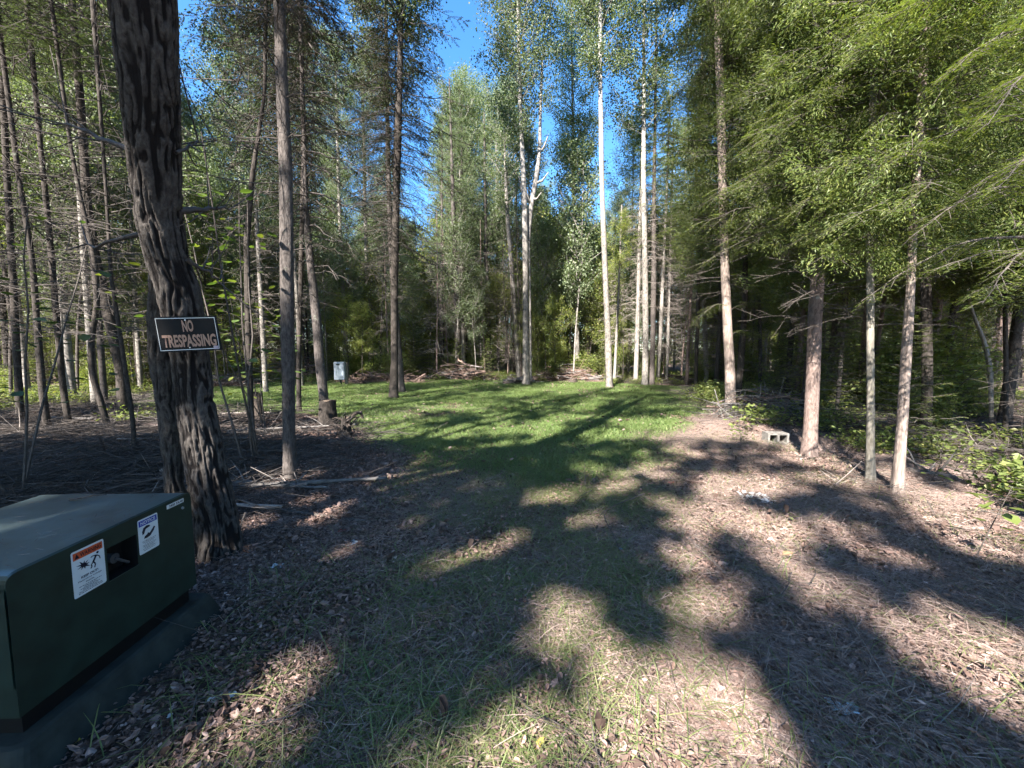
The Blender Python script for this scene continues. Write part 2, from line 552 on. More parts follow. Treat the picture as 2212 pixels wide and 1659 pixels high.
def conifer_crown(name, seed, h, r, nb, mats, nsec=14, nq=14, nl=.05, nw=.014, droop=.35, rise=.1, start=.15, top=.12, ragged=.35, twig=.36, gap=0.0):
    g = np.random.default_rng(seed)
    mb = MB()
    q = (np.arange(nb) + g.random(nb)) / nb
    z0 = h * q
    az = np.arange(nb) * 2.39 + g.random(nb) * .9
    L = r * (1 - q * (1 - top)) * g.uniform(1 - ragged, 1 + ragged * .5, nb) * np.clip(.6 + q * 3, 0, 1)
    dd = np.stack([np.cos(az), np.sin(az), np.zeros(nb)], 1)
    t = np.linspace(0, 1, 7)
    P = dd[:, None] * (L[:, None] * t[None])[..., None]
    P[:, :, 2] += z0[:, None] + L[:, None] * (rise * t[None] - droop * t[None] ** 1.6 + .10 * t[None] ** 4) * g.uniform(.6, 1.3, nb)[:, None]
    P[:, 1:-1] += g.normal(0, .02, (nb, 5, 3)) * L[:, None, None]
    mb.tubes(P, (.007 + .012 * L / r)[:, None] * (1 - t[None] * .8), 4, 0)
    ts = np.tile(np.linspace(start, 1, nsec), (nb, 1)) + g.normal(0, .015, (nb, nsec))
    ts = np.clip(ts, 0, .999)
    k = np.minimum((ts * 6).astype(int), 5)
    fr = ts * 6 - k
    bi = np.arange(nb)[:, None]
    o = P[bi, k] * (1 - fr[..., None]) + P[bi, k + 1] * fr[..., None]
    T = unit(P[bi, k + 1] - P[bi, k])
    side = np.cross(T, np.array([0, 0, 1.0]))
    sg = np.where(np.arange(nsec) % 2 == 0, 1, -1)[None, :, None]
    d2 = unit(T * .75 + side * sg * .75 + g.normal(0, .10, T.shape) + np.array([0, 0, -.12]))
    L2 = (L[:, None] * twig * (1.08 - ts * .85)) * g.uniform(.6, 1.2, ts.shape) + .05
    keep = (g.random(ts.shape) > gap).ravel()
    t2 = np.linspace(0, 1, 3)
    P2 = (o[:, :, None] + d2[:, :, None] * (L2[:, :, None] * t2)[..., None]).reshape(-1, 3, 3)
    P2[:, 2, 2] -= L2.ravel() * .12
    P2, L2f = P2[keep], L2.ravel()[keep]
    mb.tubes(P2, np.broadcast_to(.0035 * (1 - t2 * .5), (len(P2), 3)), 3, 0)
    # flat rows of needles on both sides of each twig
    n = len(P2)
    tq = np.tile(np.linspace(.04, 1, nq), (n, 1)) + g.normal(0, .02, (n, nq))
    A, B = P2[:, 0], P2[:, 2]
    C = A[:, None] + (B - A)[:, None] * tq[..., None]
    Tt = unit(B - A)[:, None]
    Sd = unit(np.cross(Tt, np.array([0, 0, 1.0])))
    sgn = np.where(np.arange(nq) % 2 == 0, 1, -1)[None, :, None]
    D = unit(Tt * .8 + Sd * sgn * .8 + g.normal(0, .18, C.shape))
    N = unit(np.array([0, 0, 1.0]) + g.normal(0, .35, C.shape))
    ln = nl * g.uniform(.7, 1.25, C.shape[:2])
    mb.leaves(C.reshape(-1, 3), D.reshape(-1, 3), N.reshape(-1, 3), ln.ravel(), nw, .04, 1)
    return mb.mesh(name, mats)


def fine_conifer_crown(name, seed, h, r, nb, mats, nsec=12, ntw=7, nq=9, nl=.022, nw=.006, droop=.3, rise=.1):
    """near boughs: branch > side spray > twig > needles"""
    g = np.random.default_rng(seed)
    mb = MB()
    q = (np.arange(nb) + g.random(nb)) / nb
    az = np.arange(nb) * 2.39 + g.random(nb) * .9
    L = r * (1 - q * .8) * g.uniform(.5, 1.1, nb)
    dd = np.stack([np.cos(az), np.sin(az), np.zeros(nb)], 1)
    t = np.linspace(0, 1, 7)
    P = dd[:, None] * (L[:, None] * t[None])[..., None]
    P[:, :, 2] += (h * q)[:, None] + L[:, None] * (rise * t[None] - droop * t[None] ** 1.5) * g.uniform(.5, 1.4, nb)[:, None]
    P[:, 1:] += np.cumsum(g.normal(0, .028, (nb, 6, 3)), 1) * L[:, None, None]
    mb.tubes(P, (.004 + .007 * L / r)[:, None] * (1 - t[None] * .8), 5, 0)
    ts = np.clip(np.tile(np.linspace(.22, 1, nsec), (nb, 1)) + g.normal(0, .02, (nb, nsec)), 0, .999)
    k = np.minimum((ts * 6).astype(int), 5)
    fr = ts * 6 - k
    bi = np.arange(nb)[:, None]
    o = P[bi, k] * (1 - fr[..., None]) + P[bi, k + 1] * fr[..., None]
    T = unit(P[bi, k + 1] - P[bi, k])
    side = unit(np.cross(T, np.array([0, 0, 1.0])))
    sg = np.where(np.arange(nsec) % 2 == 0, 1, -1)[None, :, None]
    d2 = unit(T * .8 + side * sg * .8 + g.normal(0, .24, T.shape) + np.array([0, 0, -.22]))
    L2 = (L[:, None] * .40 * (1.1 - ts * .8)) * g.uniform(.6, 1.2, ts.shape) + .06
    t2 = np.linspace(0, 1, 4)
    P2 = (o[:, :, None] + d2[:, :, None] * (L2[:, :, None] * t2)[..., None])
    P2[..., 2] -= (L2[..., None] * .22 * t2 ** 2)
    P2 = P2.reshape(-1, 4, 3)
    mb.tubes(P2, np.broadcast_to(.003 * (1 - t2 * .6), (len(P2), 4)), 3, 0)
    nS = len(P2)
    L2f = L2.ravel()
    tw = np.tile(np.linspace(.08, 1, ntw), (nS, 1))
    k = np.minimum((tw * 3).astype(int), 2)
    fr = tw * 3 - k
    si = np.arange(nS)[:, None]
    o3 = P2[si, k] * (1 - fr[..., None]) + P2[si, k + 1] * fr[..., None]
    T3 = unit(P2[si, k + 1] - P2[si, k])
    s3 = unit(np.cross(T3, np.array([0, 0, 1.0])))
    sg3 = np.where(np.arange(ntw) % 2 == 0, 1, -1)[None, :, None]
    d3 = unit(T3 * .85 + s3 * sg3 * .7 + g.normal(0, .08, T3.shape))
    L3 = (L2f[:, None] * .42 * (1.1 - tw * .75)) * g.uniform(.7, 1.2, tw.shape) + .02
    o3, d3, L3 = o3.reshape(-1, 3), d3.reshape(-1, 3), L3.ravel()
    n = len(o3)
    tq = np.tile(np.linspace(0., 1, nq), (n, 1))
    C = o3[:, None] + d3[:, None] * (L3[:, None] * tq)[..., None]
    C[..., 2] -= (L3[:, None] * .15 * tq ** 2)
    Sd = unit(np.cross(d3, np.array([0, 0, 1.0])))[:, None]
    sgn = np.where(np.arange(nq) % 2 == 0, 1, -1)[None, :, None]
    D = unit(d3[:, None] * .7 + Sd * sgn * .9 + g.normal(0, .28, C.shape))
    N = unit(np.array([0, 0, 1.0]) + g.normal(0, .45, C.shape))
    taper = (1.05 - tq * .5)
    mb.leaves(C.reshape(-1, 3), D.reshape(-1, 3), N.reshape(-1, 3), (nl * taper * g.uniform(.8, 1.2, tq.shape)).ravel(), nw, .03, 1)
    return mb.mesh(name, mats)


def pine_crown(name, seed, h, r, nb, mats, tufts=9, per=26, nl=.11):
    g = np.random.default_rng(seed)
    mb = MB()
    q = (np.floor(np.arange(nb) / 5) + g.random(nb) * .35) / (nb / 5)
    az = np.arange(nb) * 2 * PI / 5 + g.random(nb) * .7
    L = r * (1.02 - q * .9) * g.uniform(.6, 1.1, nb)
    dd = np.stack([np.cos(az), np.sin(az), np.zeros(nb)], 1)
    t = np.linspace(0, 1, 6)
    P = dd[:, None] * (L[:, None] * t[None])[..., None]
    P[:, :, 2] += (h * q)[:, None] + L[:, None] * (.12 * t[None] + .18 * t[None] ** 2)
    mb.tubes(P, (.012 + .02 * L / r)[:, None] * (1 - t[None] * .75), 4, 0)
    ts = g.uniform(.3, 1, (nb, tufts))
    k = np.minimum((ts * 5).astype(int), 4)
    bi = np.arange(nb)[:, None]
    o = P[bi, k]
    off = unit(g.normal(0, 1, o.shape) * np.array([1, 1, .35]) + dd[:, None] * .5)
    C = o + off * (L[:, None, None] * .28 * g.uniform(.3, 1.1, ts.shape)[..., None])
    mb.tubes(np.stack([o, C], 2).reshape(-1, 2, 3), np.full((nb * tufts, 2), .006), 3, 0)
    ax = np.repeat(off.reshape(-1, 3), per, 0)
    C = np.repeat(C.reshape(-1, 3), per, 0) + g.normal(0, .035, (nb * tufts * per, 3))
    D = unit(ax * .6 + g.normal(0, .7, C.shape) + np.array([0, 0, .25]))
    N = unit(g.normal(0, 1, C.shape))
    mb.leaves(C, D, N, nl * g.uniform(.7, 1.2, len(C)), .012, .03, 1)
    return mb.mesh(name, mats)


def bare_branches(name, seed, h, r, nb, mat, nsec=6, droop=.25, thick=.011):
    g = np.random.default_rng(seed)
    mb = MB()
    z0 = h * np.sort(g.random(nb))
    az = g.random(nb) * 2 * PI
    L = r * g.uniform(.25, 1.1, nb)
    dd = np.stack([np.cos(az), np.sin(az), np.zeros(nb)], 1)
    t = np.linspace(0, 1, 7)
    P = dd[:, None] * (L[:, None] * t[None])[..., None]
    P[:, :, 2] += z0[:, None] + L[:, None] * (g.uniform(-.1, .35, nb)[:, None] * t[None] - droop * g.uniform(.3, 1.5, nb)[:, None] * t[None] ** 2)
    P[:, 1:] += np.cumsum(g.normal(0, .018, (nb, 6, 3)), 1) * L[:, None, None]
    mb.tubes(P, (thick * (.4 + .6 * L / r))[:, None] * (1 - t[None] * .75), 5, 0)
    ts = g.uniform(.15, .98, (nb, nsec))
    k = np.minimum((ts * 6).astype(int), 5)
    bi = np.arange(nb)[:, None]
    o = P[bi, k]
    d2 = unit(dd[:, None] * .7 + g.normal(0, .55, o.shape) + np.array([0, 0, -.1]))
    L2 = L[:, None] * .38 * g.uniform(.3, 1.1, ts.shape)
    t2 = np.linspace(0, 1, 4)
    P2 = o[:, :, None] + d2[:, :, None] * (L2[:, :, None] * t2)[..., None]
    P2 += np.cumsum(g.normal(0, .012, P2.shape), 2) * t2[None, None, :, None]
    P2 = P2.reshape(-1, 4, 3)
    mb.tubes(P2, np.broadcast_to(thick * .3 * (1 - t2 * .5), (len(P2), 4)), 3, 0)
    o3 = P2[:, 1:3].reshape(-1, 3)
    d3 = unit(g.normal(0, 1, o3.shape) + np.repeat(unit(P2[:, 3] - P2[:, 0]), 2, 0))
    P3 = o3[:, None] + d3[:, None] * (g.uniform(.06, .2, (len(o3), 1, 1)) * np.linspace(0, 1, 3)[None, :, None])
    mb.tubes(P3, np.full((len(P3), 3), thick * .17), 3, 0)
    return mb.mesh(name, mat)


K = {}
tw, tp = M['twig_dead'], M['bark_pale']
for i in range(3):
    K['aspen%d' % i] = broadleaf_crown('aspen_crown', 20 + i, 13, 2.7, 56, .088, 14, [tp, M['leaf_aspen']], 11, (30, 60), .04, .22)
for i in range(2):
    K['aspen_small%d' % i] = broadleaf_crown('small_aspen_crown', 30 + i, 7, 1.7, 40, .09, 11, [tp, M['leaf_aspen']], 7, (30, 60), .05, .17)
K['yellow0'] = broadleaf_crown('yellow_green_crown', 41, 6, 2.1, 34, .085, 10, [tw, M['leaf_yellow']], 8, (5, 40), .05, .16)
K['yellow1'] = broadleaf_crown('yellow_green_crown', 42, 9, 1.9, 36, .085, 10, [tw, M['leaf_yellow']], 8, (25, 55), .05, .18)
K['autumn0'] = broadleaf_crown('autumn_crown', 44, 3, 1.2, 18, .08, 7, [tw, M['leaf_autumn']], 6, (15, 50), .05, .15)
for i in range(3):
    K['spruce%d' % i] = conifer_crown('spruce_crown', 50 + i, 11, 2.1, 115, [tw, M['needle_spruce']], 14, 12, .075, .022)
for i in range(2):
    K['fir%d' % i] = conifer_crown('fir_crown', 55 + i, 9, 1.9, 105, [tw, M['needle_fir']], 14, 12, .065, .020, .3, .15)
for i in range(2):
    K['dark%d' % i] = conifer_crown('dark_conifer_crown', 60 + i, 11, 2.3, 150, [tw, M['needle_dark']], 15, 18, .055, .018, .55, .05, .25, .3, .5, .40, .08)
for i in range(2):
    K['hemlock%d' % i] = fine_conifer_crown('hemlock_crown', 70 + i, 7.5, 2.3, 96, [tw, M['needle_fir']], 13, 8, 9, .030, .010)
for i in range(3):
    K['cedar%d' % i] = broadleaf_crown('cedar_crown', 120 + i, 8, 2.0, 88, .075, 19, [tw, M['needle_fir']], 11, (-28, 12), .0, .085, .6, .013, .24, 1.1)
for i in range(2):
    K['pine%d' % i] = pine_crown('white_pine_crown', 80 + i, 12, 2.8, 75, [tw, M['needle_pine']], 11, 24, .13)
for i in range(3):
    K['bare%d' % i] = bare_branches('bare_branches', 90 + i, 7, 1.7, 60, tw, 7, .25, .012)
K['bare_pale'] = bare_branches('bare_branches', 95, 6, 1.3, 70, M['twig_pale'], 8, .35, .010)
K['bare_pale2'] = bare_branches('bare_branches', 96, 4, 1.1, 60, M['twig_pale'], 8, .35, .009)


def shrub_mesh(name, seed, h, r, n, leaf, mats, per=12):
    g = np.random.default_rng(seed)
    mb = MB()
    az = g.random(n) * 2 * PI
    rr = r * np.sqrt(g.random(n))
    H = h * g.uniform(.45, 1.0, n) * (1.1 - .5 * rr / r)
    t = np.linspace(0, 1, 5)
    base = np.stack([np.cos(az) * rr * .35, np.sin(az) * rr * .35, np.zeros(n)], 1)
    tip = np.stack([np.cos(az) * rr, np.sin(az) * rr, H], 1)
    P = base[:, None] * (1 - t[None, :, None]) + tip[:, None] * t[None, :, None]
    P[:, :, :2] -= (tip - base)[:, None, :2] * (.25 * np.sin(PI * t))[None, :, None]
    mb.tubes(P, np.broadcast_to(.008 * (1 - t * .7), (n, 5)), 4, 0)
    tt = g.uniform(.25, 1.02, (n, 10))
    k = np.minimum((tt * 4).astype(int), 3)
    C0 = P[np.arange(n)[:, None], k] + (P[np.arange(n)[:, None], k + 1] - P[np.arange(n)[:, None], k]) * (tt * 4 - k)[..., None]
    C = np.repeat(C0.reshape(-1, 3), per, 0) + g.normal(0, .11 * max(1, r), (n * 10 * per, 3)) * np.array([1, 1, .6])
    C[:, 2] = np.abs(C[:, 2]) + .03
    D = unit(g.normal(0, 1, C.shape) * np.array([1, 1, .4]) + np.array([0, 0, -.15]))
    N = unit(g.normal(0, .5, C.shape) + np.array([0, 0, 1]))
    ll = leaf * g.uniform(.6, 1.25, len(C))
    mb.leaves(C, D, N, ll, ll * .62, .12, 1)
    return mb.mesh(name, mats)


for i in range(4):
    K['shrub%d' % i] = shrub_mesh('undergrowth_shrub', 100 + i, 1.6 + .35 * i, .75 + .1 * i, 22, .075, [tw, M['shrub']])
for i in range(2):
    K['youngfir%d' % i] = conifer_crown('young_fir', 110 + i, 3.2, 1.15, 55, [tw, M['needle_fir']], 11, 12, .06, .018, .12, .2, .1, .08)

# ------------------------------------------------------------------ ground, one sheet to the horizon
gx = np.concatenate([-np.geomspace(600, 13, 34), np.arange(-12.6, 12.61, .07), np.geomspace(13, 600, 34)])
gy = np.concatenate([-np.geomspace(600, 5, 30), np.arange(-4.0, 10, .07), np.arange(10, 30, .16), np.geomspace(30.2, 600, 34)])
X, Y = np.meshgrid(gx, gy)
Z = gh(X, Y)
far = np.hypot(X, Y) > 40
Z = np.where(far, 0, Z)
g0 = np.random.default_rng(5)
fine = (np.abs(X) < 12.7) & (Y > -4.1) & (Y < 30)
rough = (fbm(X, Y, 7, 40) - .5) * .03 + (fbm(X, Y, 2.2, 44) - .5) * .05
Z = Z + np.where(fine, rough, 0) * np.where(lawn_amount(X, Y) > .3, .4, 1) * np.clip(np.hypot(X + 2.3, Y - 1.9) - .9, 0, 1)
nx, ny = len(gx), len(gy)
mb = MB()
idx = np.arange(nx * ny).reshape(ny, nx)
q = np.stack([idx[:-1, :-1], idx[:-1, 1:], idx[1:, 1:], idx[1:, :-1]], -1).reshape(-1, 4)
mb.add(np.stack([X, Y, Z], -1), q)

m, t, b, out = new_mat('forest_floor')
at = t.nodes.new('ShaderNodeAttribute')
at.attribute_name = 'cover'
sp = t.nodes.new('ShaderNodeSeparateColor')
t.links.new(at.outputs['Color'], sp.inputs[0])
v = mapping(t, (1, 1, 1))
n1 = noise(t, 2.2, 8, .68, v)
n2 = noise(t, 26., 8, .7, v)
n3 = noise(t, 95., 4, .7, v)
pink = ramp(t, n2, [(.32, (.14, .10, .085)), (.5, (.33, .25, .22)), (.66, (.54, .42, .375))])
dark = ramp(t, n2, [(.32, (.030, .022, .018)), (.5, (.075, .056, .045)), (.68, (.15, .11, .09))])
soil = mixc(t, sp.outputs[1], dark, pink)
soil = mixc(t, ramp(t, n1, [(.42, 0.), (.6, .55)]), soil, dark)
green = ramp(t, n2, [(.3, (.045, .06, .025)), (.55, (.075, .10, .04)), (.7, (.13, .13, .07))])
cc = mixc(t, sp.outputs[0], soil, green)
t.links.new(cc, b.inputs['Base Color'])
b.inputs['Roughness'].default_value = .95
b.inputs['Specular IOR Level'].default_value = .1
hsum = t.nodes.new('ShaderNodeMath')
hsum.operation = 'ADD'
t.links.new(n2, hsum.inputs[0])
t.links.new(n3, hsum.inputs[1])
bump(t, b, hsum.outputs[0], .8, .02)
M['floor'] = m
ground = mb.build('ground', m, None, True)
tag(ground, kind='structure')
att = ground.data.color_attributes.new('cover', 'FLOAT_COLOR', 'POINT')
la = np.where(fine, lawn_amount(X, Y), 0)
fo = np.where(fine, fore_amount(X, Y), 0)
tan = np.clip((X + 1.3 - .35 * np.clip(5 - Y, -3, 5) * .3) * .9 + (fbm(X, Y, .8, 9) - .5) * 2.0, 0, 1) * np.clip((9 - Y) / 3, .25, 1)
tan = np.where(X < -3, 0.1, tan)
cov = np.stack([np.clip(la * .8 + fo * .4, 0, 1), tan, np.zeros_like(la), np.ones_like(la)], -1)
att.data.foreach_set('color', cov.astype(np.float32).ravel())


def ground_z(x, y):
    """height of the built sheet at x, y"""
    i = np.clip(np.searchsorted(gx, x) - 1, 0, nx - 2)
    j = np.clip(np.searchsorted(gy, y) - 1, 0, ny - 2)
    fx = np.clip((x - gx[i]) / (gx[i + 1] - gx[i]), 0, 1)
    fy = np.clip((y - gy[j]) / (gy[j + 1] - gy[j]), 0, 1)
    return (Z[j, i] * (1 - fx) + Z[j, i + 1] * fx) * (1 - fy) + (Z[j + 1, i] * (1 - fx) + Z[j + 1, i + 1] * fx) * fy


# low cloudless sky is the world; nothing built for it

# ------------------------------------------------------------------ trunks
def trunk_axis(path, Y, H, topr, r_end=None):
    """path: picture points with widths, read off at distance Y; returns axis points and radii in the world"""
    P, R = [], []
    for px, py, w in path:
        p = at_depth(px, py, Y)
        P.append(p)
        R.append(w / 2 / FX * Y * .95 * math.cos(math.atan((px - CX) / FX)))
    P, R = np.array(P), np.array(R)
    o = np.argsort(P[:, 2])
    P, R = P[o], R[o]
    P[0, 2] = float(ground_z(P[0, 0], P[0, 1])) - .12
    if P[-1, 2] < H:
        d = P[-1] - P[-2] if len(P) > 1 else np.array([0, 0, 1.])
        sl = np.clip(d[:2] / max(d[2], .1), -.12, .12) * .5
        zz = H
        P = np.vstack([P, [P[-1, 0] + sl[0] * (zz - P[-1, 2]), P[-1, 1] + sl[1] * (zz - P[-1, 2]), zz]])
        R = np.append(R, topr)
    return P, R


def trunk_mesh(P, R, step, sides, seed, rough=.05, flare=1.45, furrow=0.0):
    g = np.random.default_rng(seed)
    s = P[:, 2]
    n = max(6, int((s[-1] - s[0]) / step))
    zz = np.linspace(s[0], s[-1], n)
    C = np.stack([np.interp(zz, s, P[:, 0]), np.interp(zz, s, P[:, 1]), zz], 1)
    r = np.interp(zz, s, R)
    # soften the kinks
    for _ in range(3):
        C[1:-1] = (C[:-2] + 2 * C[1:-1] + C[2:]) / 4
    hb = zz - s[0]
    r = r * (1 + (flare - 1) * np.exp(-hb / .22))
    th = np.arange(sides) * 2 * PI / sides
    ph = g.random(6) * 10
    lob = 1 + .10 * np.exp(-hb / .3)[:, None] * np.cos(th * 5 + ph[0]) + rough * .6 * np.sin(th * 2 + ph[1] + zz[:, None] * 1.3) + rough * .4 * np.sin(th * 3 + ph[2] - zz[:, None] * 2.1)
    lob = lob + g.normal(0, rough * .35, (n, sides))
    if furrow:
        cx_, sx_ = np.cos(th)[None] * r[:, None], np.sin(th)[None] * r[:, None]
        zc_ = zz[:, None] + 0 * th[None]
        wx = (vn3(cx_ * 9, sx_ * 9, zc_ * 5, 3) - .5) * .05
        a1 = vn3((cx_ + wx) * 70, (sx_ + wx) * 70, zc_ * 6.5, 1)
        a2 = vn3((cx_ - wx) * 42, (sx_ - wx) * 42, zc_ * 17.0, 2)
        a3 = vn3(cx_ * 80, sx_ * 80, zc_ * 12.0, 4)
        crack = np.clip((a1 - .22) * 3.2, 0, 1) * np.clip((a2 - .20) * 5, .15, 1) * np.clip((a3 - .1) * 4, .3, 1)
        plate_ = vn3(cx_ * 55, sx_ * 55, zc_ * 40, 5)
        ridge = crack * 1.2 - .35 + (plate_ - .5) * .35
        lob = lob + furrow * ridge / np.maximum(r, .02)[:, None]
        lob = lob + .22 * np.exp(-hb / .13)[:, None] * np.clip(np.cos(th * 4 + 1.1 + .4 * np.sin(th * 3)), -.3, 1)
    ring = np.stack([np.cos(th)[None] * lob, np.sin(th)[None] * lob, np.zeros((n, sides))], -1) * r[:, None, None]
    V = C[:, None] + ring
    i = np.arange(n - 1)[:, None]
    j = np.arange(sides)[None]
    q = np.stack([i * sides + j, i * sides + (j + 1) % sides, (i + 1) * sides + (j + 1) % sides, (i + 1) * sides + j], -1).reshape(-1, 4)
    mb = MB()
    mb.ridge = np.clip((ridge + .35) / 1.1, 0, 1) if furrow else None
    mb.add(V, q)
    top = np.concatenate([V[-1], C[-1:] + [[0, 0, r[-1] * .3]]])
    mb.add(top, np.array([(a, (a + 1) % sides, sides) for a in range(sides)]))
    return mb


def crown_part(root, key, loc, scale, rz, name=None):
    nm = name or ('dead_branches' if key.startswith('bare') else 'crown')
    o = link(nm, K[key], root, loc, (0, 0, rz), scale)
    if nm == 'dead_branches':
        pass
    return o


BARK = dict(o='bark_oak', g='bark_grey', d='bark_dark', r='bark_red', c='bark_cedar', a='bark_aspen', p='bark_pale', m='bark_moss')
tree_n = 0


def tree(name, label, path, H, bark, crowns, Y=None, group=None, cat='tree', topr=.03, rough=.05, furrow=0., flare=1.35, sides=None):
    """one standing tree: an Empty at its foot > trunk, crown, dead_branches"""
    global tree_n
    tree_n += 1
    if Y is None:
        Y = on_ground(path[0][0], path[0][1])[1]
    P, R = trunk_axis(path, Y, H, topr)
    base = np.array([P[0, 0], P[0, 1], float(ground_z(P[0, 0], P[0, 1]))])
    root = thing(name, label, cat, base, 0, group)
    step = .05 if Y < 7 else (.15 if Y < 14 else .4)
    sides = sides or (40 if Y < 4 else 26 if Y < 7 else 16 if Y < 14 else 10)
    mb = trunk_mesh(P - base, R, step, sides, tree_n, rough, flare, furrow)
    mb.build('trunk', M[BARK[bark]], root, True)
    g = random.Random(tree_n * 7)
    for c in crowns:
        key, z, sc = c[:3]
        x = np.interp(z, P[:, 2], P[:, 0]) - base[0]
        y = np.interp(z, P[:, 2], P[:, 1]) - base[1]
        crown_part(root, key, (x, y, z - base[2]), sc, c[3] if len(c) > 3 else g.uniform(0, 6.28))
    return root, P, R


# --- the sign tree: a big furrowed trunk with a second stem grown against it
T1Y = 2.77
base = np.array([-2.17, 2.77, 0.0])
root = thing('leaning_tree', 'large dark furrowed tree carrying the no trespassing sign, right behind the green utility box', 'tree', base)
main = [(480, 1195, 104, 2.80), (464, 1100, 94, 2.80), (443, 992, 90, 2.78), (424, 883, 82, 2.74), (411, 774, 80, 2.70), (398, 700, 90, 2.65), (384, 620, 94, 2.58),
        (362, 560, 96, 2.52), (345, 480, 102, 2.45), (335, 350, 110, 2.32), (325, 200, 124, 2.18), (311, 20, 138, 2.05), (305, -120, 138, 1.95)]
P = np.array([at_depth(a, b_, y_) for a, b_, w, y_ in main])
R = np.array([w / 2 / FX * y_ * .98 * math.cos(math.atan((a - CX) / FX)) for a, b_, w, y_ in main])
P[0, 2] = -.1
P = np.vstack([P, P[-1] + np.array([-.1, -.5, 3.0]), P[-1] + np.array([-.3, -.9, 9.0])])
R = np.append(R, [.15, .05])
SIGN_P, SIGN_R = P.copy(), R.copy()
mb = trunk_mesh(P - base, R, .012, 190, 900, .02, 1.08, .013)
tr_ = mb.build('trunk', M['bark_oak'], root, True)
a_ = tr_.data.attributes.new('ridge', 'FLOAT', 'POINT')
a_.data.foreach_set('value', np.concatenate([mb.ridge.ravel(), np.ones(len(tr_.data.vertices) - mb.ridge.size)]).astype(np.float32))
second = [(384, 1130, 42, 3.0), (378, 1058, 42, 3.0), (373, 992, 43, 2.98), (361, 883, 42, 2.95), (347, 774, 52, 2.9), (347, 690, 58, 2.82), (352, 620, 58, 2.74), (352, 540, 50, 2.64)]
P2 = np.array([at_depth(a, b_, y_) for a, b_, w, y_ in second])
P2[0, 2] = -.1
R2 = np.array([w / 2 / FX * y_ * 1.0 * math.cos(math.atan((a - CX) / FX)) for a, b_, w, y_ in second])
mb = trunk_mesh(P2 - base, R2, .02, 110, 901, .03, 1.2, .008)
tr_ = mb.build('second_stem', M['bark_oak'], root, True)
a_ = tr_.data.attributes.new('ridge', 'FLOAT', 'POINT')
a_.data.foreach_set('value', np.clip(np.concatenate([mb.ridge.ravel(), np.ones(len(tr_.data.vertices) - mb.ridge.size)]) + .25, 0, 1).astype(np.float32))
mb = MB()
for (x0, y0, x1, y1, d0, d1, r0) in ((385, 455, 500, 452, 2.45, 2.9, .022), (300, 330, 120, 260, 2.4, 2.9, .018), (405, 560, 470, 610, 2.5, 2.7, .016), (330, 500, 160, 540, 2.5, 3.0, .018),
                                     (380, 330, 450, 300, 2.3, 2.6, .01)):
    a, c = at_depth(x0, y0, d0), at_depth(x1, y1, d1)
    tt = np.linspace(0, 1, 8)[:, None]
    pp = a * (1 - tt) + c * tt + np.random.default_rng(int(x0)).normal(0, .02, (8, 3)) * tt
    mb.tubes(pp - base, r0 * (1 - tt[:, 0] * .75), 8)
    for kq in range(2, 8):
        dv = np.random.default_rng(int(x1 + kq)).normal(0, .22, 3) + (c - a) * .25
        mb.tubes(np.stack([pp[kq], pp[kq] + dv * .5 + [0, 0, -.02], pp[kq] + dv]) - base, np.array([.005, .004, .002]), 4)
mb.build('dead_limbs', M['twig_dead'], root, True)
crown_part(root, 'aspen0', (P[-2, 0] - base[0], P[-2, 1] - base[1] - .8, 7.5), .9, 1.0)

# --- trees one can single out in the photograph
tree('mossy_tree', 'straight dark grey-barked tree just right of the sign tree, its foot caught by sunlight',
     [(627, 1040, 34), (624, 940, 31), (622, 760, 31), (620, 560, 30), (616, 350, 29), (608, 150, 28), (604, 0, 27)], 15, 'g',
     [('dark0', 5.2, .62), ('bare0', 3.4, .6)], rough=.09)
tree('thin_tree', 'thin dark tree between the sign tree and the straight mossy trunk',
     [(545, 985, 15), (541, 860, 15), (536, 700, 15), (533, 520, 14), (545, 380, 12), (572, 200, 8)], 8, 'd', [('bare1', 2.5, .7), ('dark1', 5.5, .32)])
tree('slim_tree', 'slim dark tree standing close behind the straight mossy trunk', [(646, 893, 12), (645, 800, 12), (650, 600, 11), (655, 350, 10)], 11, 'd', [('dark1', 6, .42), ('bare2', 2.5, .7)])
tree('kinked_tree', 'dark bent trunk rising behind the wide black stump', [(700, 905, 23), (700, 860, 22), (690, 780, 22), (685, 700, 22), (670, 560, 18), (660, 450, 14), (655, 250, 10)], 14, 'g',
     [('dark0', 3.8, .95), ('dark1', 6.5, .7), ('bare1', 2.4, .8)])
tree('dark_conifer', 'dark twin-footed conifer standing alone at the left of the lawn, front stem', [(850, 860, 22), (852, 780, 17), (852, 600, 17), (858, 350, 16), (864, 150, 13), (866, 20, 11)], 21, 'd',
     [('dark0', 8.0, 1.15), ('dark1', 4.6, .95), ('aspen_small0', 11.5, 1.1), ('bare0', 3.2, .9)])
tree('dark_conifer', 'paler stem directly behind the lone dark conifer on the lawn', [(868, 846, 17), (862, 760, 14), (845, 560, 12), (838, 350, 11), (836, 180, 9)], 20, 'g', [('aspen1', 9.5, .85), ('dark1', 6, .7)], Y=15.2)
tree('leaning_pine', 'right leaning wooden trunk in the left wood, widest between sign tree and frame edge', [(268, 905, 33), (262, 800, 30), (235, 680, 28), (205, 560, 26), (188, 440, 24), (176, 250, 20), (160, 60, 18)], 14, 'd', [('bare0', 2.2, 1.1), ('spruce0', 7.5, .6)])
tree('thin_tree', 'thin dark sapling crossing in front of the widest trunk of the left wood', [(292, 985, 13), (286, 900, 12), (262, 740, 11), (240, 600, 10), (230, 430, 8)], 7, 'd', [('bare2', 1.6, .7)])
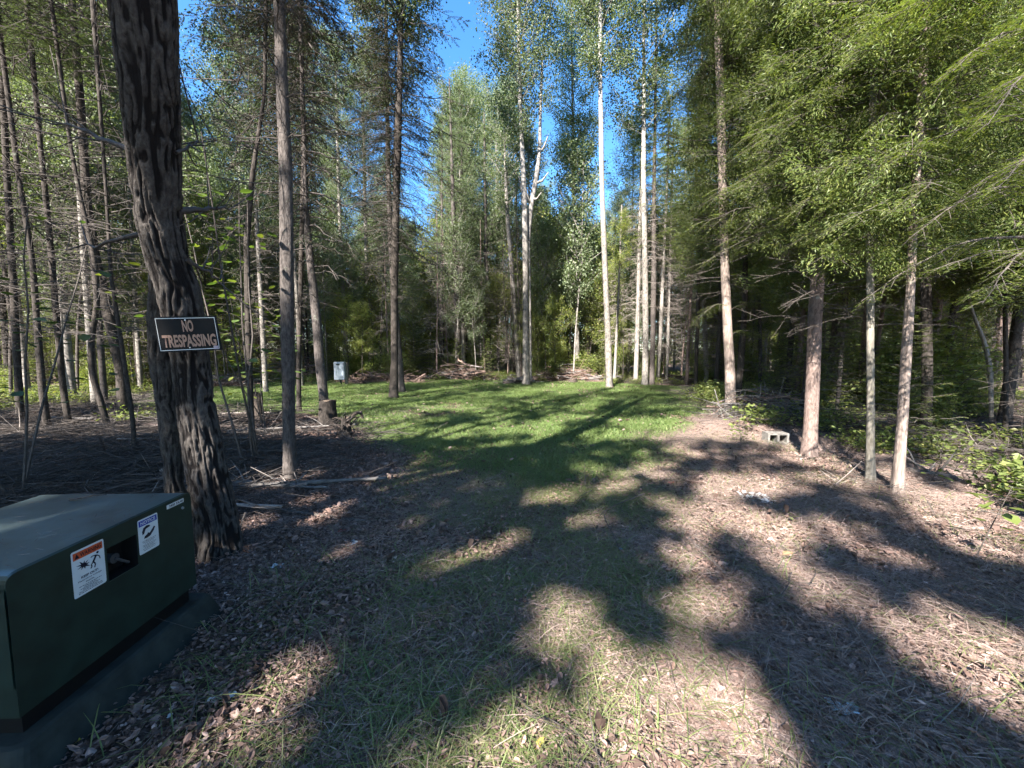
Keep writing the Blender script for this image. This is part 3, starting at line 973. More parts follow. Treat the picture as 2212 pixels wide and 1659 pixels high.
tree('curved_tree', 'curved dark trunk bending left and back in the left wood', [(238, 935, 17), (215, 860, 18), (196, 800, 17), (197, 730, 16), (211, 660, 15), (205, 560, 14), (172, 420, 12), (150, 300, 10)], 12, 'd', [('bare1', 2.2, .9), ('spruce1', 7, .55)], Y=7.6)
tree('dark_tree', 'dark straight trunk left of the curved trunk in the left wood', [(150, 925, 19), (135, 830, 18), (125, 720, 17), (110, 540, 16), (92, 360, 14)], 13, 'd', [('bare2', 2.0, 1.0), ('spruce2', 7, .6)], Y=7.9)
tree('dark_tree', 'dark trunk second from the left frame edge', [(104, 940, 20), (92, 850, 20), (80, 700, 18), (70, 560, 16), (40, 380, 14)], 14, 'd', [('bare0', 1.9, 1.0), ('spruce0', 7, .6)], Y=7.4)
tree('grey_tree', 'grey trunk nearest the left frame edge', [(44, 912, 22), (38, 800, 20), (30, 640, 19), (15, 380, 18), (2, 100, 16)], 14, 'd', [('bare1', 2.3, 1.1), ('spruce1', 7.2, .7)], Y=8.5)
tree('tall_slim_tree', 'tall slim trunk left of the sign tree behind the leaning trunk', [(228, 900, 18), (210, 640, 17), (186, 400, 17), (172, 180, 16), (150, 20, 15)], 17, 'g', [('aspen0', 7.2, .7), ('bare2', 3, 1.0)], Y=11)

# back of the lawn, left to right
B = dict(group=None)
tree('white_birch', 'thin white leaning trunk behind the grey meter box', [(752, 800, 11), (744, 700, 9), (738, 580, 9), (733, 450, 8), (728, 250, 7)], 19, 'p', [('aspen1', 10, .75)], Y=24)
tree('aspen', 'thin grey trunk second right of the meter box', [(800, 800, 10), (796, 690, 9), (790, 520, 8), (786, 300, 7)], 20, 'p', [('aspen2', 10, .8)], Y=26)
tree('aspen', 'grey tree with pale twin stem behind the left end of the big brush pile', [(990, 812, 14), (988, 700, 13), (984, 560, 12), (980, 480, 10)], 17, 'g', [('pine0', 7.0, .78), ('bare_pale', 2.5, .9)], Y=23)
tree('aspen', 'pale twin stem right behind the grey tree at the brush pile', [(1003, 806, 9), (999, 700, 8), (996, 560, 6)], 13, 'p', [('aspen_small0', 6.5, .8)], Y=25)
tree('dark_tree', 'dark mid-height trunk behind the right end of the big brush pile', [(1056, 800, 13), (1055, 740, 13), (1052, 650, 12), (1050, 560, 10)], 17, 'g', [('pine1', 7.5, .75)], Y=26)
tree('slanting_tree', 'slanting pale trunk left of the forked aspen', [(1122, 800, 12), (1112, 680, 11), (1104, 560, 10), (1096, 470, 9), (1092, 380, 7)], 16, 'p', [('aspen_small1', 9.5, 1.1)], Y=25)
r_, P_, R_ = tree('forked_aspen', 'tall forked aspen at the middle of the lawn edge, left stem', [(1137, 834, 17), (1136, 700, 14), (1135, 560, 13), (1133, 430, 12), (1128, 320, 10), (1124, 240, 8)], 23, 'a',
                  [('aspen0', 10.8, 1.0), ('aspen2', 13.5, .85)], Y=18.6)
fk = MB()
fp = [(1141, 520, 9), (1147, 440, 10), (1158, 390, 10), (1166, 330, 8), (1167, 250, 6), (1172, 120, 4)]
PP = np.array([at_depth(a, b_, 18.8) for a, b_, w in fp]) - np.array(r_.location)
fk = trunk_mesh(PP, np.array([w / 2 / FX * 18.8 for a, b_, w in fp]), .3, 10, 55, .04, 1.0)
fk.build('fork_stem', M['bark_aspen'], r_, True)
for (pp_, q_) in (((1147, 440), (1132, 395)), ((1158, 395), (1185, 372)), ((1150, 430), (1170, 415)), ((1166, 330), (1185, 290)), ((1133, 430), (1120, 380))):
    a_, c_ = at_depth(*pp_, 18.8) - np.array(r_.location), at_depth(*q_, 18.4) - np.array(r_.location)
    mb = MB()
    mb.tubes(np.stack([a_, (a_ + c_) / 2 + [0, 0, -.15], c_]), np.array([.07, .05, .02]), 6)
    mb.build('bough', M['bark_aspen'], r_, True)
tree('white_sapling', 'thin bright stem pressed against the right side of the forked aspen', [(1147, 815, 5), (1145, 640, 4), (1143, 500, 4)], 13, 'p', [('aspen_small0', 7.5, .7)], Y=20.5)
tree('aspen', 'white-barked aspen between the forked aspen and the tall leaning aspen', [(1248, 790, 11), (1246, 680, 10), (1243, 560, 9), (1240, 480, 8)], 23, 'p', [('aspen_small1', 8.4, 1.0), ('aspen1', 11.0, .9)], Y=24)
tree('leaning_aspen', 'tall leaning aspen with dark foot and white upper trunk at the lawn edge', [(1317, 838, 16), (1313, 720, 14), (1306, 560, 12), (1300, 400, 11), (1298, 250, 10), (1296, 140, 9)], 24, 'a',
     [('aspen1', 12.2, 1.0), ('aspen0', 15, .8)], Y=17.3)
tree('white_sapling', 'short bright stem beside the foot of the tall leaning aspen', [(1327, 812, 7), (1332, 720, 6), (1336, 640, 5)], 9, 'p', [('bare_pale2', 2.0, .9), ('yellow0', 5.5, .5)], Y=20)
tree('pale_spruce', 'pale sunlit trunk left of the close grey pair with dead twigs', [(1373, 818, 11), (1376, 740, 10), (1379, 620, 9), (1382, 500, 8)], 17, 'p', [('bare_pale', 1.6, 1.2), ('fir0', 7, .9)], Y=20)
tree('twin_tree', 'left trunk of the close grey pair at the right end of the lawn edge', [(1393, 832, 15), (1395, 720, 14), (1393, 560, 13), (1390, 400, 11)], 22, 'a', [('aspen2', 10.8, 1.0), ('bare_pale', 3.5, 1.0)], Y=18.3)
tree('twin_tree', 'right darker trunk of the close grey pair at the right end of the lawn edge', [(1407, 832, 14), (1410, 740, 12), (1412, 620, 12), (1412, 480, 10)], 18, 'g', [('fir1', 6.5, 1.0)], Y=18.6)
tree('pale_spruce', 'pale pinkish trunk right of the close grey pair', [(1420, 818, 9), (1426, 740, 9), (1430, 640, 8), (1434, 560, 7)], 14, 'p', [('bare_pale2', 1.5, 1.3), ('fir0', 6, .8)], Y=19.6)
tree('pale_spruce', 'slender pale trunk, second right of the close grey pair', [(1440, 815, 7), (1443, 740, 7), (1445, 650, 6)], 13, 'p', [('bare_pale', 1.6, .9), ('fir1', 6.2, .7)], Y=19.9)
tree('dark_tree', 'dark reddish thin trunk at the right corner of the lawn', [(1503, 838, 8), (1505, 760, 9), (1508, 650, 9), (1512, 500, 9)], 13, 'd', [('bare0', 1.6, .8), ('fir1', 5.0, .75)], Y=17)
tree('pale_spruce', 'pale trunk right of the dark reddish thin trunk', [(1527, 815, 12), (1524, 740, 11), (1519, 620, 10), (1515, 480, 9)], 17, 'p', [('bare_pale2', 1.3, 1.3), ('fir0', 6.5, .9)], Y=18.2)
tree('pale_spruce', 'sunlit slender trunk beside the dark reddish thin trunk', [(1484, 818, 8), (1488, 720, 8), (1494, 600, 7)], 15, 'r', [('bare_pale', 1.4, 1.0), ('fir1', 6.5, .8)], Y=19)

# right side, near
tree('cedar', 'grey-barked cedar at the right edge of the lawn, foot in a tangle of branches', [(1579, 897, 28), (1577, 800, 24), (1571, 700, 21), (1565, 560, 20), (1560, 380, 20), (1556, 200, 18), (1549, 20, 16)], 17, 'c',
     [('cedar0', 4.2, .9, 2.0), ('cedar1', 8.2, 1.1), ('bare0', 3.0, .8)])
tree('cedar', 'thick ringed trunk left of the slim mossy trunk in the right foreground', [(1748, 992, 40), (1751, 930, 34), (1757, 800, 33), (1760, 690, 34), (1766, 600, 33), (1775, 420, 31), (1787, 180, 28), (1790, 60, 26)], 14, 'r',
     [('cedar1', 2.9, .62, 1.2), ('hemlock1', 3.2, .8, 1.2), ('cedar2', 5.2, .8, 4.0), ('bare2', 1.9, .6)], rough=.035)
tree('mossy_slim_tree', 'slim trunk with mossy patches between the two reddish right foreground trunks', [(1881, 1042, 26), (1880, 960, 21), (1881, 860, 20), (1880, 740, 19), (1880, 640, 19), (1878, 500, 17)], 10, 'm',
     [('cedar0', 2.5, .62, 3.0), ('hemlock1', 4.1, .6, 2.0), ('bare1', 1.7, .5)])
tree('stringy_cedar', 'bare stringy-barked trunk widening at its sunlit foot, right foreground', [(1939, 1066, 36), (1941, 1020, 30), (1950, 900, 28), (1958, 760, 27), (1963, 680, 25), (1966, 630, 23), (1972, 500, 21)], 11, 'c',
     [('cedar2', 2.45, .62, .4), ('hemlock0', 2.9, .7, .4), ('cedar1', 4.6, .7, 2.5)], rough=.05, flare=1.25)
tree('dark_tree', 'dark thick trunk behind the right foreground trunks', [(2001, 932, 30), (2003, 850, 28), (2002, 740, 27), (2000, 620, 26), (1996, 400, 24)], 14, 'd', [('cedar0', 2.9, 1.0, 5.0), ('cedar1', 6.5, 1.0)], Y=7.1)
tree('pale_birch', 'thin crooked pale trunk between the dark thick trunk and the right frame edge', [(2145, 900, 10), (2140, 800, 14), (2125, 730, 12), (2105, 690, 10), (2090, 640, 8)], 7, 'p', [('fir1', 3.6, .6)], Y=8.4)
tree('dark_tree', 'dark trunk right of the crooked pale trunk at the right frame edge', [(2175, 930, 15), (2173, 800, 13), (2170, 600, 12)], 13, 'd', [('cedar2', 2.8, 1.0), ('hemlock1', 3.4, .9, 1.5)], Y=7.0)
tree('thin_tree', 'thin grey sapling behind the thick ringed trunk, leaning right', [(1806, 905, 10), (1815, 800, 11), (1822, 700, 10), (1826, 620, 8)], 9, 'g', [('fir1', 3.4, .7)], Y=9.2)
# its trunk foot just shows at the right frame edge, its boughs hang into the picture
root, P_, R_ = tree('boundary_cedar', 'large pale cedar foot at the right frame edge whose bright boughs hang into view', [(2290, 1195, 110), (2300, 1080, 70), (2320, 900, 56), (2340, 600, 50)], 12, 'c', [], Y=3.1, rough=.07, flare=1.6)


def hanging_bough(root, p0, p1, seed, n=9, wide=.42, key=('twig_dead', 'needle_fir'), nl=.026, drop=.12):
    """one drooping bough with flat sprays, from p0 to p1"""
    g = np.random.default_rng(seed)
    mb = MB()
    p0, p1 = np.array(p0, float), np.array(p1, float)
    t = np.linspace(0, 1, 12)[:, None]
    L = np.linalg.norm(p1 - p0)
    P = p0 * (1 - t) + p1 * t + np.array([0, 0, 1]) * (L * .16 * np.sin(PI * t) - 0) + np.cumsum(g.normal(0, .008, (12, 3)), 0)
    mb.tubes(P, .013 * (1 - t[:, 0] * .85), 6, 0)
    T = unit(P[1:] - P[:-1])
    for k in range(n * 2):
        s = .22 + .78 * (k + .5) / (2 * n)
        i = min(int(s * 11), 10)
        f = s * 11 - i
        o = P[i] * (1 - f) + P[i + 1] * f
        sd = unit(np.cross(T[i], [0, 0, 1.])) * (1 if k % 2 else -1)
        d = unit(T[i] * .8 + sd * .85 + g.normal(0, .22, 3) + [0, 0, -.15])
        l = wide * (1.15 - s * .85) * g.uniform(.7, 1.15)
        tt = np.linspace(0, 1, 6)[:, None]
        Q = o + d * l * tt + np.array([0, 0, -drop * 2]) * l * tt ** 2
        mb.tubes(Q, .0035 * (1 - tt[:, 0] * .7), 4, 0)
        nt_ = max(5, int(l / .028))
        u = (np.arange(nt_) + .5) / nt_
        ii = np.minimum((u * 5).astype(int), 4)
        o2 = Q[ii] + (Q[ii + 1] - Q[ii]) * (u * 5 - ii)[:, None]
        sd2 = unit(np.cross(d, [0, 0, 1.]))
        sg = np.where(np.arange(nt_) % 2 == 0, 1, -1)[:, None]
        d3 = unit(d * .85 + sd2 * sg * .75 + g.normal(0, .07, (nt_, 3)) + [0, 0, -.08])
        l3 = (.035 + .11 * (1 - u) * l / wide) * g.uniform(.8, 1.2, nt_)
        nq = 9
        tq = np.linspace(0, 1, nq)[None]
        C = o2[:, None] + d3[:, None] * (l3[:, None] * tq)[..., None]
        sn = unit(np.cross(d3, [0, 0, 1.]))[:, None]
        s3 = np.where(np.arange(nq) % 2 == 0, 1, -1)[None, :, None]
        D = unit(d3[:, None] * .75 + sn * s3 * .8 + g.normal(0, .08, C.shape))
        N = unit(np.array([0, 0, 1.]) + g.normal(0, .2, C.shape))
        mb.leaves(C.reshape(-1, 3), D.reshape(-1, 3), N.reshape(-1, 3), np.repeat((nl * (1.05 - .5 * tq)), nt_, 0).ravel(), .009, .03, 1)
    b_ = np.array(root.location)
    for i in range(len(mb.v)):
        mb.v[i] = mb.v[i] - b_
    return mb.build('bough', [M[key[0]], M[key[1]]], root)


tpx = lambda px, py, y: at_depth(px, py, y)
for k, (x0, y0, d0, x1, y1, d1, w) in enumerate([
        (2290, 520, 3.1, 1850, 650, 3.4, .50), (2300, 420, 3.1, 1985, 500, 3.0, .42), (2300, 330, 3.1, 2040, 455, 3.3, .40), (2300, 640, 3.1, 2010, 590, 2.9, .36),
        (2300, 80, 3.1, 2060, 150, 3.0, .5), (2320, 0, 3.0, 1900, 60, 3.6, .5), (2300, 260, 3.1, 1960, 330, 3.6, .45), (2300, 180, 3.1, 2120, 260, 2.6, .4),
        (2310, 700, 3.2, 2100, 620, 3.0, .34), (2300, 560, 3.1, 2130, 660, 2.6, .30), (2330, -60, 3.0, 2000, -20, 3.2, .5), (2330, 380, 3.0, 2150, 400, 2.5, .35)]):
    hanging_bough(root, tpx(x0, y0, d0), tpx(x1, y1, d1), 300 + k, 11, w)
for k, (x0, y0, d0, x1, y1, d1, w) in enumerate([(1566, 680, 9.5, 1660, 655, 8.6, .55), (1566, 660, 9.5, 1500, 700, 9.0, .5), (1566, 600, 9.5, 1640, 640, 8.4, .5), (1568, 730, 9.5, 1640, 720, 8.9, .45)]):
    o = [q_ for q_ in bpy.data.objects if q_.get('label', '').startswith('grey-barked cedar')][0]
    hanging_bough(o, tpx(x0, y0, d0), tpx(x1, y1, d1), 340 + k, 9, w, nl=.04)
# fill trees just outside the right edge and overhead on the right: the thick green of the upper right comes from them
for k, (x, y, h, cr) in enumerate([(7.6, 4.9, 12, [('cedar0', 2.4, 1.0), ('hemlock1', 6, .9)]), (8.4, 5.6, 13, [('cedar1', 2.3, 1.1), ('cedar0', 6.5, .9)]), (6.6, 8.6, 14, [('cedar2', 2.6, 1.1), ('cedar1', 6.5, 1.0)]),
                                   (8.6, 10.2, 15, [('cedar2', 3.2, 1.2), ('cedar0', 7.5, 1.0)]), (10.6, 8.2, 14, [('cedar0', 2.6, 1.2), ('cedar1', 7, 1.1)]), (7.2, 12.2, 16, [('cedar2', 4.2, 1.2), ('cedar0', 8.5, 1.0)]),
                                   (9.6, 13.4, 17, [('cedar1', 3.6, 1.3), ('spruce0', 8.5, .9)]), (12.4, 11.0, 16, [('cedar2', 3.2, 1.3), ('spruce1', 8.5, .9)]), (8.6, 16.2, 17, [('cedar0', 4.0, 1.3), ('cedar1', 9, 1.0)])]):
    gz = float(ground_z(x, y))
    P = np.array([[x, y, gz - .1], [x + .1, y, 3], [x - .05, y + .05, 7], [x, y, h]])
    R = np.array([.095, .08, .06, .02])
    EV = ['shaggy evergreen nearest the right frame edge, behind the boundary cedar', 'shaggy evergreen just behind the boundary cedar, second from the right edge', 'shaggy evergreen right behind the dark thick trunk',
          'shaggy evergreen behind the slim mossy trunk', 'shaggy evergreen behind the crooked pale trunk', 'shaggy evergreen behind the thick ringed trunk', 'shaggy evergreen far behind the thick ringed trunk',
          'shaggy evergreen far behind the stringy-barked trunk', 'shaggy evergreen beyond the grey-barked cedar at the lawn corner']
    rt = thing('evergreen', EV[k], 'tree', (x, y, gz), 0, 'evergreens behind the right foreground trunks')
    trunk_mesh(P - np.array([x, y, gz]), R, .15, 16, 700 + k).build('trunk', M['bark_dark'], rt, True)
    for c in cr:
        crown_part(rt, c[0], (0, 0, c[1] - gz), c[2], k * 1.7)
    crown_part(rt, 'bare%d' % (k % 3), (0, 0, .8), .6, k)

# --- the wood: individual trees of a few builds, trunks and crowns shared
PROTO = {}
gq = np.random.default_rng(77)
for kind, (bk, h, r0, crowns) in dict(
        aspenA=('bark_pale', 21, .13, [('aspen0', 8.5, .95)]), aspenB=('bark_pale', 22, .11, [('aspen1', 8.0, 1.05)]), aspenC=('bark_aspen', 20, .12, [('aspen2', 7.5, .95), ('bare_pale', 2.5, .9)]),
        greyA=('bark_grey', 16, .12, [('spruce0', 5.2, 1.0), ('bare0', 1.2, .7)]), greyB=('bark_dark', 15, .10, [('spruce1', 4.5, .95), ('bare1', 1.0, .8)]), greyC=('bark_dark', 17, .14, [('spruce2', 6.0, 1.0), ('bare2', 1.2, .9)]),
        firA=('bark_red', 14, .10, [('cedar0', 3.4, 1.25), ('bare_pale', 1.0, .8)]), firB=('bark_grey', 13, .09, [('fir1', 3.4, 1.05), ('bare_pale2', 1.0, .9)]),
        pineA=('bark_grey', 18, .15, [('pine0', 6.0, 1.0)]), pineB=('bark_dark', 17, .14, [('pine1', 5.5, .95), ('bare1', 2, .7)]),
        poleA=('bark_grey', 11, .05, [('aspen_small0', 3.4, 1.0), ('bare2', 1.0, .5)]), poleB=('bark_pale', 12, .045, [('aspen_small1', 3.6, 1.1)]), poleC=('bark_dark', 10, .05, [('bare0', 1.2, .9), ('yellow1', 4.0, .65)]),
        yell=('bark_grey', 8, .05, [('yellow0', 2.2, .9)]), deadA=('bark_red', 10, .06, [('bare_pale', 1.2, 1.2)]), deadB=('bark_dark', 12, .07, [('bare1', .8, 1.3)])).items():
    lx, ly = gq.normal(0, .25, 2)
    P = np.array([[0, 0, -.3], [lx * .2, ly * .2, h * .2], [lx * .9, ly * .9, h * .5], [lx * 1.5, ly, h]])
    tm = trunk_mesh(P, np.array([r0, r0 * .85, r0 * .6, .015]), .5, 9, 800 + len(PROTO), .04, 1.25).mesh('trunk', M[bk], True)
    PROTO[kind] = (tm, crowns, P)


def plant(kind, x, y, sc, rz, label, group, name):
    tm, crowns, P = PROTO[kind]
    gz = float(ground_z(x, y)) if math.hypot(x, y) < 38 else 0.
    rt = thing(name, label, 'tree', (x, y, gz), rz, group)
    rt.scale = (sc, sc, sc)
    link('trunk', tm, rt)
    for key, z, s in crowns:
        crown_part(rt, key, (np.interp(z, P[:, 2], P[:, 0]), np.interp(z, P[:, 2], P[:, 1]), z), s, rz * 3.1)
    return rt


H0 = dict(aspenA=21, aspenB=22, aspenC=20, greyA=16, greyB=15, greyC=17, firA=14, firB=13, pineA=18, pineB=17, poleA=11, poleB=12, poleC=10, yell=8, deadA=10, deadB=12)


ZONES = [(-.80, 'seen left of the sign tree'), (-.5, 'seen between the sign tree and the kinked tree'), (-.36, 'seen behind the grey meter box'), (-.2, 'seen next to the lone dark conifer'),
         (-.03, 'seen behind the big brush pile'), (.15, 'seen right behind the forked aspen'), (.31, 'seen beside the tall leaning aspen'), (.52, 'seen right of the close grey pair'), (.72, 'seen behind the grey-barked cedar'),
         (9, 'seen behind the right foreground trunks')]
LOOK = dict(aspen='pale-trunked aspen', pole='thin pole-like tree', grey='dark spruce', fir='twiggy evergreen', pine='soft-needled pine', yell='yellow-green leafy sapling', dead='bare dead tree')


def zone(x, y):
    a = x / max(y, .1)
    return [z_ for lim_, z_ in ZONES if a < lim_][0]


def depth_word(y):
    return 'near the wood edge' if y < 24 else ('just inside the wood' if y < 30 else 'deep in the wood')


def top_limit(az, d):
    """the gaps in the canopy where the sky shows"""
    if -.21 < az < -.075:
        return .60 * d
    if -.86 < az < -.74:
        return .50 * d
    return 99


placed = []


def scatter_trees(n, region, kinds, label, group, name, mind, seed, scr=(.8, 1.15)):
    g = np.random.default_rng(seed)
    c = tries = 0
    while c < n and tries < 20000:
        tries += 1
        x, y = region(g)
        if any((x - a) ** 2 + (y - b_) ** 2 < mind ** 2 for a, b_ in placed):
            continue
        if inside(LAWN, np.array([x]), np.array([y]))[0] or (abs(x) < 9 and 0 < y < 20 and -7 < x < 8) or (y < 21.5 and -14 < x < 8.2 and y > 8):
            continue
        sc = g.uniform(*scr)
        kd = kinds[g.integers(len(kinds))]
        az, d = x / max(y, .1), math.hypot(x, y)
        lim = top_limit(az, d)
        if y > 1 and H0[kd] * sc > lim + 1.5:
            sc2 = (lim + 1.5) / H0[kd]
            if sc2 < .5:
                kd = 'yell'
                sc2 = min(1., (lim + 1.5) / 8)
            sc = sc2
            if sc < .35:
                continue
        placed.append((x, y))
        lk = [v_ for k_, v_ in LOOK.items() if kd.startswith(k_)][0]
        plant(kd, x, y, sc, g.uniform(0, 6.28), '%s %s, %s' % (lk, depth_word(y), zone(x, y)), '%s group %s, %s' % (lk, depth_word(y), zone(x, y)), name)
        c += 1
    return c


scatter_trees(56, lambda g: ((lambda y: (g.uniform(-1.5, -.56) * y - .5, y))(g.uniform(8.5, 28))), ['poleB', 'poleC', 'poleA', 'aspenA', 'deadB', 'aspenB', 'aspenC', 'greyB', 'deadB'],
              'slim dark trunk in the shaded wood beyond the left litter floor', 'trees of the shaded left wood', 'wood_tree', .9, 1)
scatter_trees(42, lambda g: ((lambda y: (g.uniform(.52, 1.5) * y + 1.5, y))(g.uniform(7, 26))), ['firA', 'firB', 'greyA', 'deadA', 'poleB', 'greyC', 'firA'],
              'evergreen with dead lower twigs in the dense wood right of the lawn', 'trees of the dense right wood', 'wood_tree', .9, 2)
scatter_trees(36, lambda g: (g.uniform(-18, 14), g.uniform(21.6, 26)), ['deadA', 'poleB', 'poleA', 'deadA', 'deadB'],
              'slender pole-like tree with dead twigs at the far lawn edge', 'slender twiggy trees along the far lawn edge', 'wood_tree', .6, 19, (.7, 1.1))
for k, (x, y) in enumerate([(-12, 11), (-15, 13), (-9, 14), (-9.6, 17.5), (-17, 11.5), (-15.5, 16)]):
    plant('aspenC', x, y, .78, k * 1.3, ['leafy aspen in the left wood, straight above the curved tree', 'leafy aspen in the left wood near the left frame edge', 'leafy aspen between the sign tree and the mossy tree', 'leafy aspen far behind the kinked tree', 'leafy aspen at the left frame edge of the left wood', 'leafy aspen far back in the left wood, left of the sign'][k], 'low-crowned aspens of the left wood', 'wood_tree')
    placed.append((x, y))
scatter_trees(44, lambda g: (g.uniform(-24, 17), g.uniform(21.6, 26.5)), ['yell', 'yell', 'poleA', 'poleB'],
              'leafy sapling at the very edge of the wood behind the lawn', 'leafy saplings along the far lawn edge', 'sapling', .85, 9, (.5, 1.0))
scatter_trees(22, lambda g: ((lambda y: (g.uniform(-1.35, -.62) * y, y))(g.uniform(14, 22))), ['yell', 'yell', 'poleB'],
              'leafy sapling in the bright part of the left wood', 'leafy saplings of the left wood', 'sapling', .85, 10, (.42, .8))
scatter_trees(20, lambda g: ((lambda y: (g.uniform(.52, 1.2) * y, y))(g.uniform(9, 20))), ['yell', 'firB', 'yell'],
              'leafy sapling in the wood right of the lawn', 'leafy saplings of the right wood', 'sapling', .85, 12, (.35, .7))
scatter_trees(70, lambda g: (g.uniform(-24, 22), g.uniform(23.5, 34)), ['aspenA', 'poleA', 'poleB', 'deadA', 'yell', 'aspenB', 'poleA', 'poleB', 'yell', 'deadA', 'pineA'],
              'slender tree in the first rows behind the lawn', 'first rows of trees behind the lawn', 'wood_tree', 1.0, 3)
scatter_trees(100, lambda g: (g.uniform(-62, 62), g.uniform(31, 62)), ['aspenA', 'aspenB', 'pineB', 'pineA', 'greyC', 'firA', 'aspenC', 'poleB', 'yell'],
              'distant tree deep in the wood behind the lawn', 'distant trees deep in the wood', 'wood_tree', 1.6, 4, (.8, 1.1))

for k, (a_, y) in enumerate([(-.185, 25), (-.15, 29), (-.12, 26.5), (-.095, 31), (-.17, 34), (-.135, 37)]):
    kd = ['pineA', 'aspenB', 'pineB', 'aspenA', 'pineA', 'aspenC'][k]
    plant(kd, a_ * y, y, (1.5 + (.66 if k % 2 else .60) * y) / H0[kd], k * 1.1, ['light green pine standing alone in the sky gap', 'pale aspen at the foot of the sky gap', 'light green pine right of the sky gap', 'pale aspen behind the slanting pale trunk',
          'far pine rising into the sky gap', 'far aspen rising into the sky gap'][k], 'trees closing the sky gap', 'wood_tree')

# shrubs along the far lawn edge and in the wood
g = np.random.default_rng(8)
n = 0
while n < 84:
    if n < 50:
        x, y = g.uniform(-20, 15), g.uniform(21.4, 26)
    elif n < 66:
        x, y = g.uniform(8.5, 15), g.uniform(9, 20)
    else:
        y = g.uniform(14, 24)
        x = -y * g.uniform(.95, 1.4)
    if inside(LAWN, np.array([x]), np.array([y]))[0]:
        continue
    kd = ['shrub0', 'shrub1', 'shrub2', 'shrub3', 'youngfir0', 'youngfir1'][g.integers(6)]
    sc = g.uniform(.6, 1.5)
    nm = 'young_fir' if kd.startswith('young') else 'shrub'
    rt = link(nm, K[kd], None, (x, y, float(ground_z(x, y))), (0, 0, g.uniform(0, 6.28)), float(sc))
    if nm == 'shrub':
        tag(rt, 'leafy yellow-green shrub %s, %s' % (depth_word(y), zone(x, y)), 'shrub', 'undergrowth shrubs')
    else:
        tag(rt, 'young feathery fir %s, %s' % (depth_word(y), zone(x, y)), 'young tree', 'undergrowth young firs')
    n += 1
g = np.random.default_rng(18)
for k in range(34):
    y = g.uniform(6.2, 14)
    x = y * g.uniform(.62, 1.25)
    kd = ['shrub0', 'shrub1', 'youngfir0', 'shrub2', 'youngfir1'][g.integers(5)]
    nm = 'young_fir' if kd.startswith('young') else 'shrub'
    if math.hypot(x - 4.5, y - 6.5) < 1.6 or (y < 8.5 and k % 2):
        continue
    rt = link(nm, K[kd], None, (x, y, float(ground_z(x, y))), (0, 0, g.uniform(0, 6.28)), float(g.uniform(.45, .9)))
    tag(rt, '%s on the right wood floor, %s' % ('small feathery fir' if nm == 'young_fir' else 'low leafy shrub', zone(x, y)), 'shrub' if nm == 'shrub' else 'young tree', 'low %s of the right wood, %s' % (nm, zone(x, y)))
x, y = on_ground(808, 832)
rt = link('shrub', K['shrub3'], None, (x, y + 2.0, 0), (0, 0, 1.), (1.5, 1.2, 1.15))
tag(rt, 'bright green rounded bush right of the grey meter box', 'shrub')
x, y = on_ground(905, 812)

# ------------------------------------------------------------------ unseen trees added behind the photographer, crowns shaped to dapple the foreground
# sun patches wanted on the ground, cut into their crowns as strips: x1, y1, x2, y2, half width
GAPS = [(2.32, 4.13, 3.03, 4.44, 0.28), (1.63, 3.63, 2.15, 3.52, 0.20), (3.69, 4.44, 4.71, 4.00, 0.24), (1.46, 3.14, 2.06, 3.23, 0.15), (2.52, 3.14, 2.82, 3.27, 0.12), (5.22, 4.13, 5.84, 4.28, 0.2),
        (1.99, 2.58, 2.09, 2.23, 0.15), (2.09, 2.23, 2.22, 1.74, 0.15), (2.38, 2.10, 2.62, 1.86, 0.12), (2.15, 1.69, 2.09, 1.46, 0.10), (0.32, 2.10, 0.36, 1.96, 0.16), (1.17, 2.18, 1.14, 2.06, 0.13),
        (2.63, 2.83, 2.85, 2.70, 0.08), (0.13, 1.40, 0.42, 1.46, 0.17), (0.60, 1.59, 0.88, 1.66, 0.14), (-0.25, 1.32, 0.04, 1.39, 0.09), (0.64, 1.52, 0.52, 1.35, 0.12), (0.97, 1.46, 0.98, 1.29, 0.12),
        (1.29, 2.77, 1.32, 2.67, 0.12), (-1.20, 1.46, -0.98, 1.64, 0.05), (-0.98, 1.64, -0.75, 1.80, 0.05), (-1.31, 1.29, -0.98, 1.39, 0.05), (-0.91, 1.35, -0.83, 1.30, 0.06), (-1.38, 4.36, -0.65, 4.96, 0.08),
        (0.21, 7.26, 0.79, 6.85, 0.14), (-0.20, 6.15, 0.34, 6.31, 0.12), (0.99, 4.90, 1.12, 4.71, 0.16), (-0.16, 2.80, 0.09, 3.06, 0.06), (0.35, 3.86, 1.19, 4.13, 0.15), (0.39, 3.32, 0.90, 3.23, 0.11),
        (-0.35, 2.67, -0.16, 2.77, 0.05), (2.54, 5.86, 2.69, 5.58, 0.14), (3.59, 7.48, 3.75, 7.26, 0.12), (-1.36, 2.91, -1.22, 2.92, 0.06), (-2.71, 4.53, -2.55, 4.44, 0.12), (-2.21, 3.14, -2.03, 3.23, 0.05),
        (0.44, 1.86, 0.50, 1.74, 0.06), (3.68, 3.74, 4.30, 3.32, 0.08), (1.94, 2.91, 2.32, 3.14, 0.11), (1.81, 5.00, 1.83, 4.44, 0.11)]


def gap_amount(x, y):
    m = np.zeros(np.shape(x), bool)
    j = (fbm(x, y, 6.0, 60) - .5) * .34
    m |= (fbm(x, y, 5.2, 71) > .69) & (x > -1.2)
    for x1, y1, x2, y2, w in GAPS:
        dx, dy = x2 - x1, y2 - y1
        t_ = np.clip(((x - x1) * dx + (y - y1) * dy) / (dx * dx + dy * dy + 1e-9), 0, 1)
        d = np.hypot(x - x1 - t_ * dx, y - y1 - t_ * dy)
        m |= d < (w * 1.08 + .085 + j)
    return m


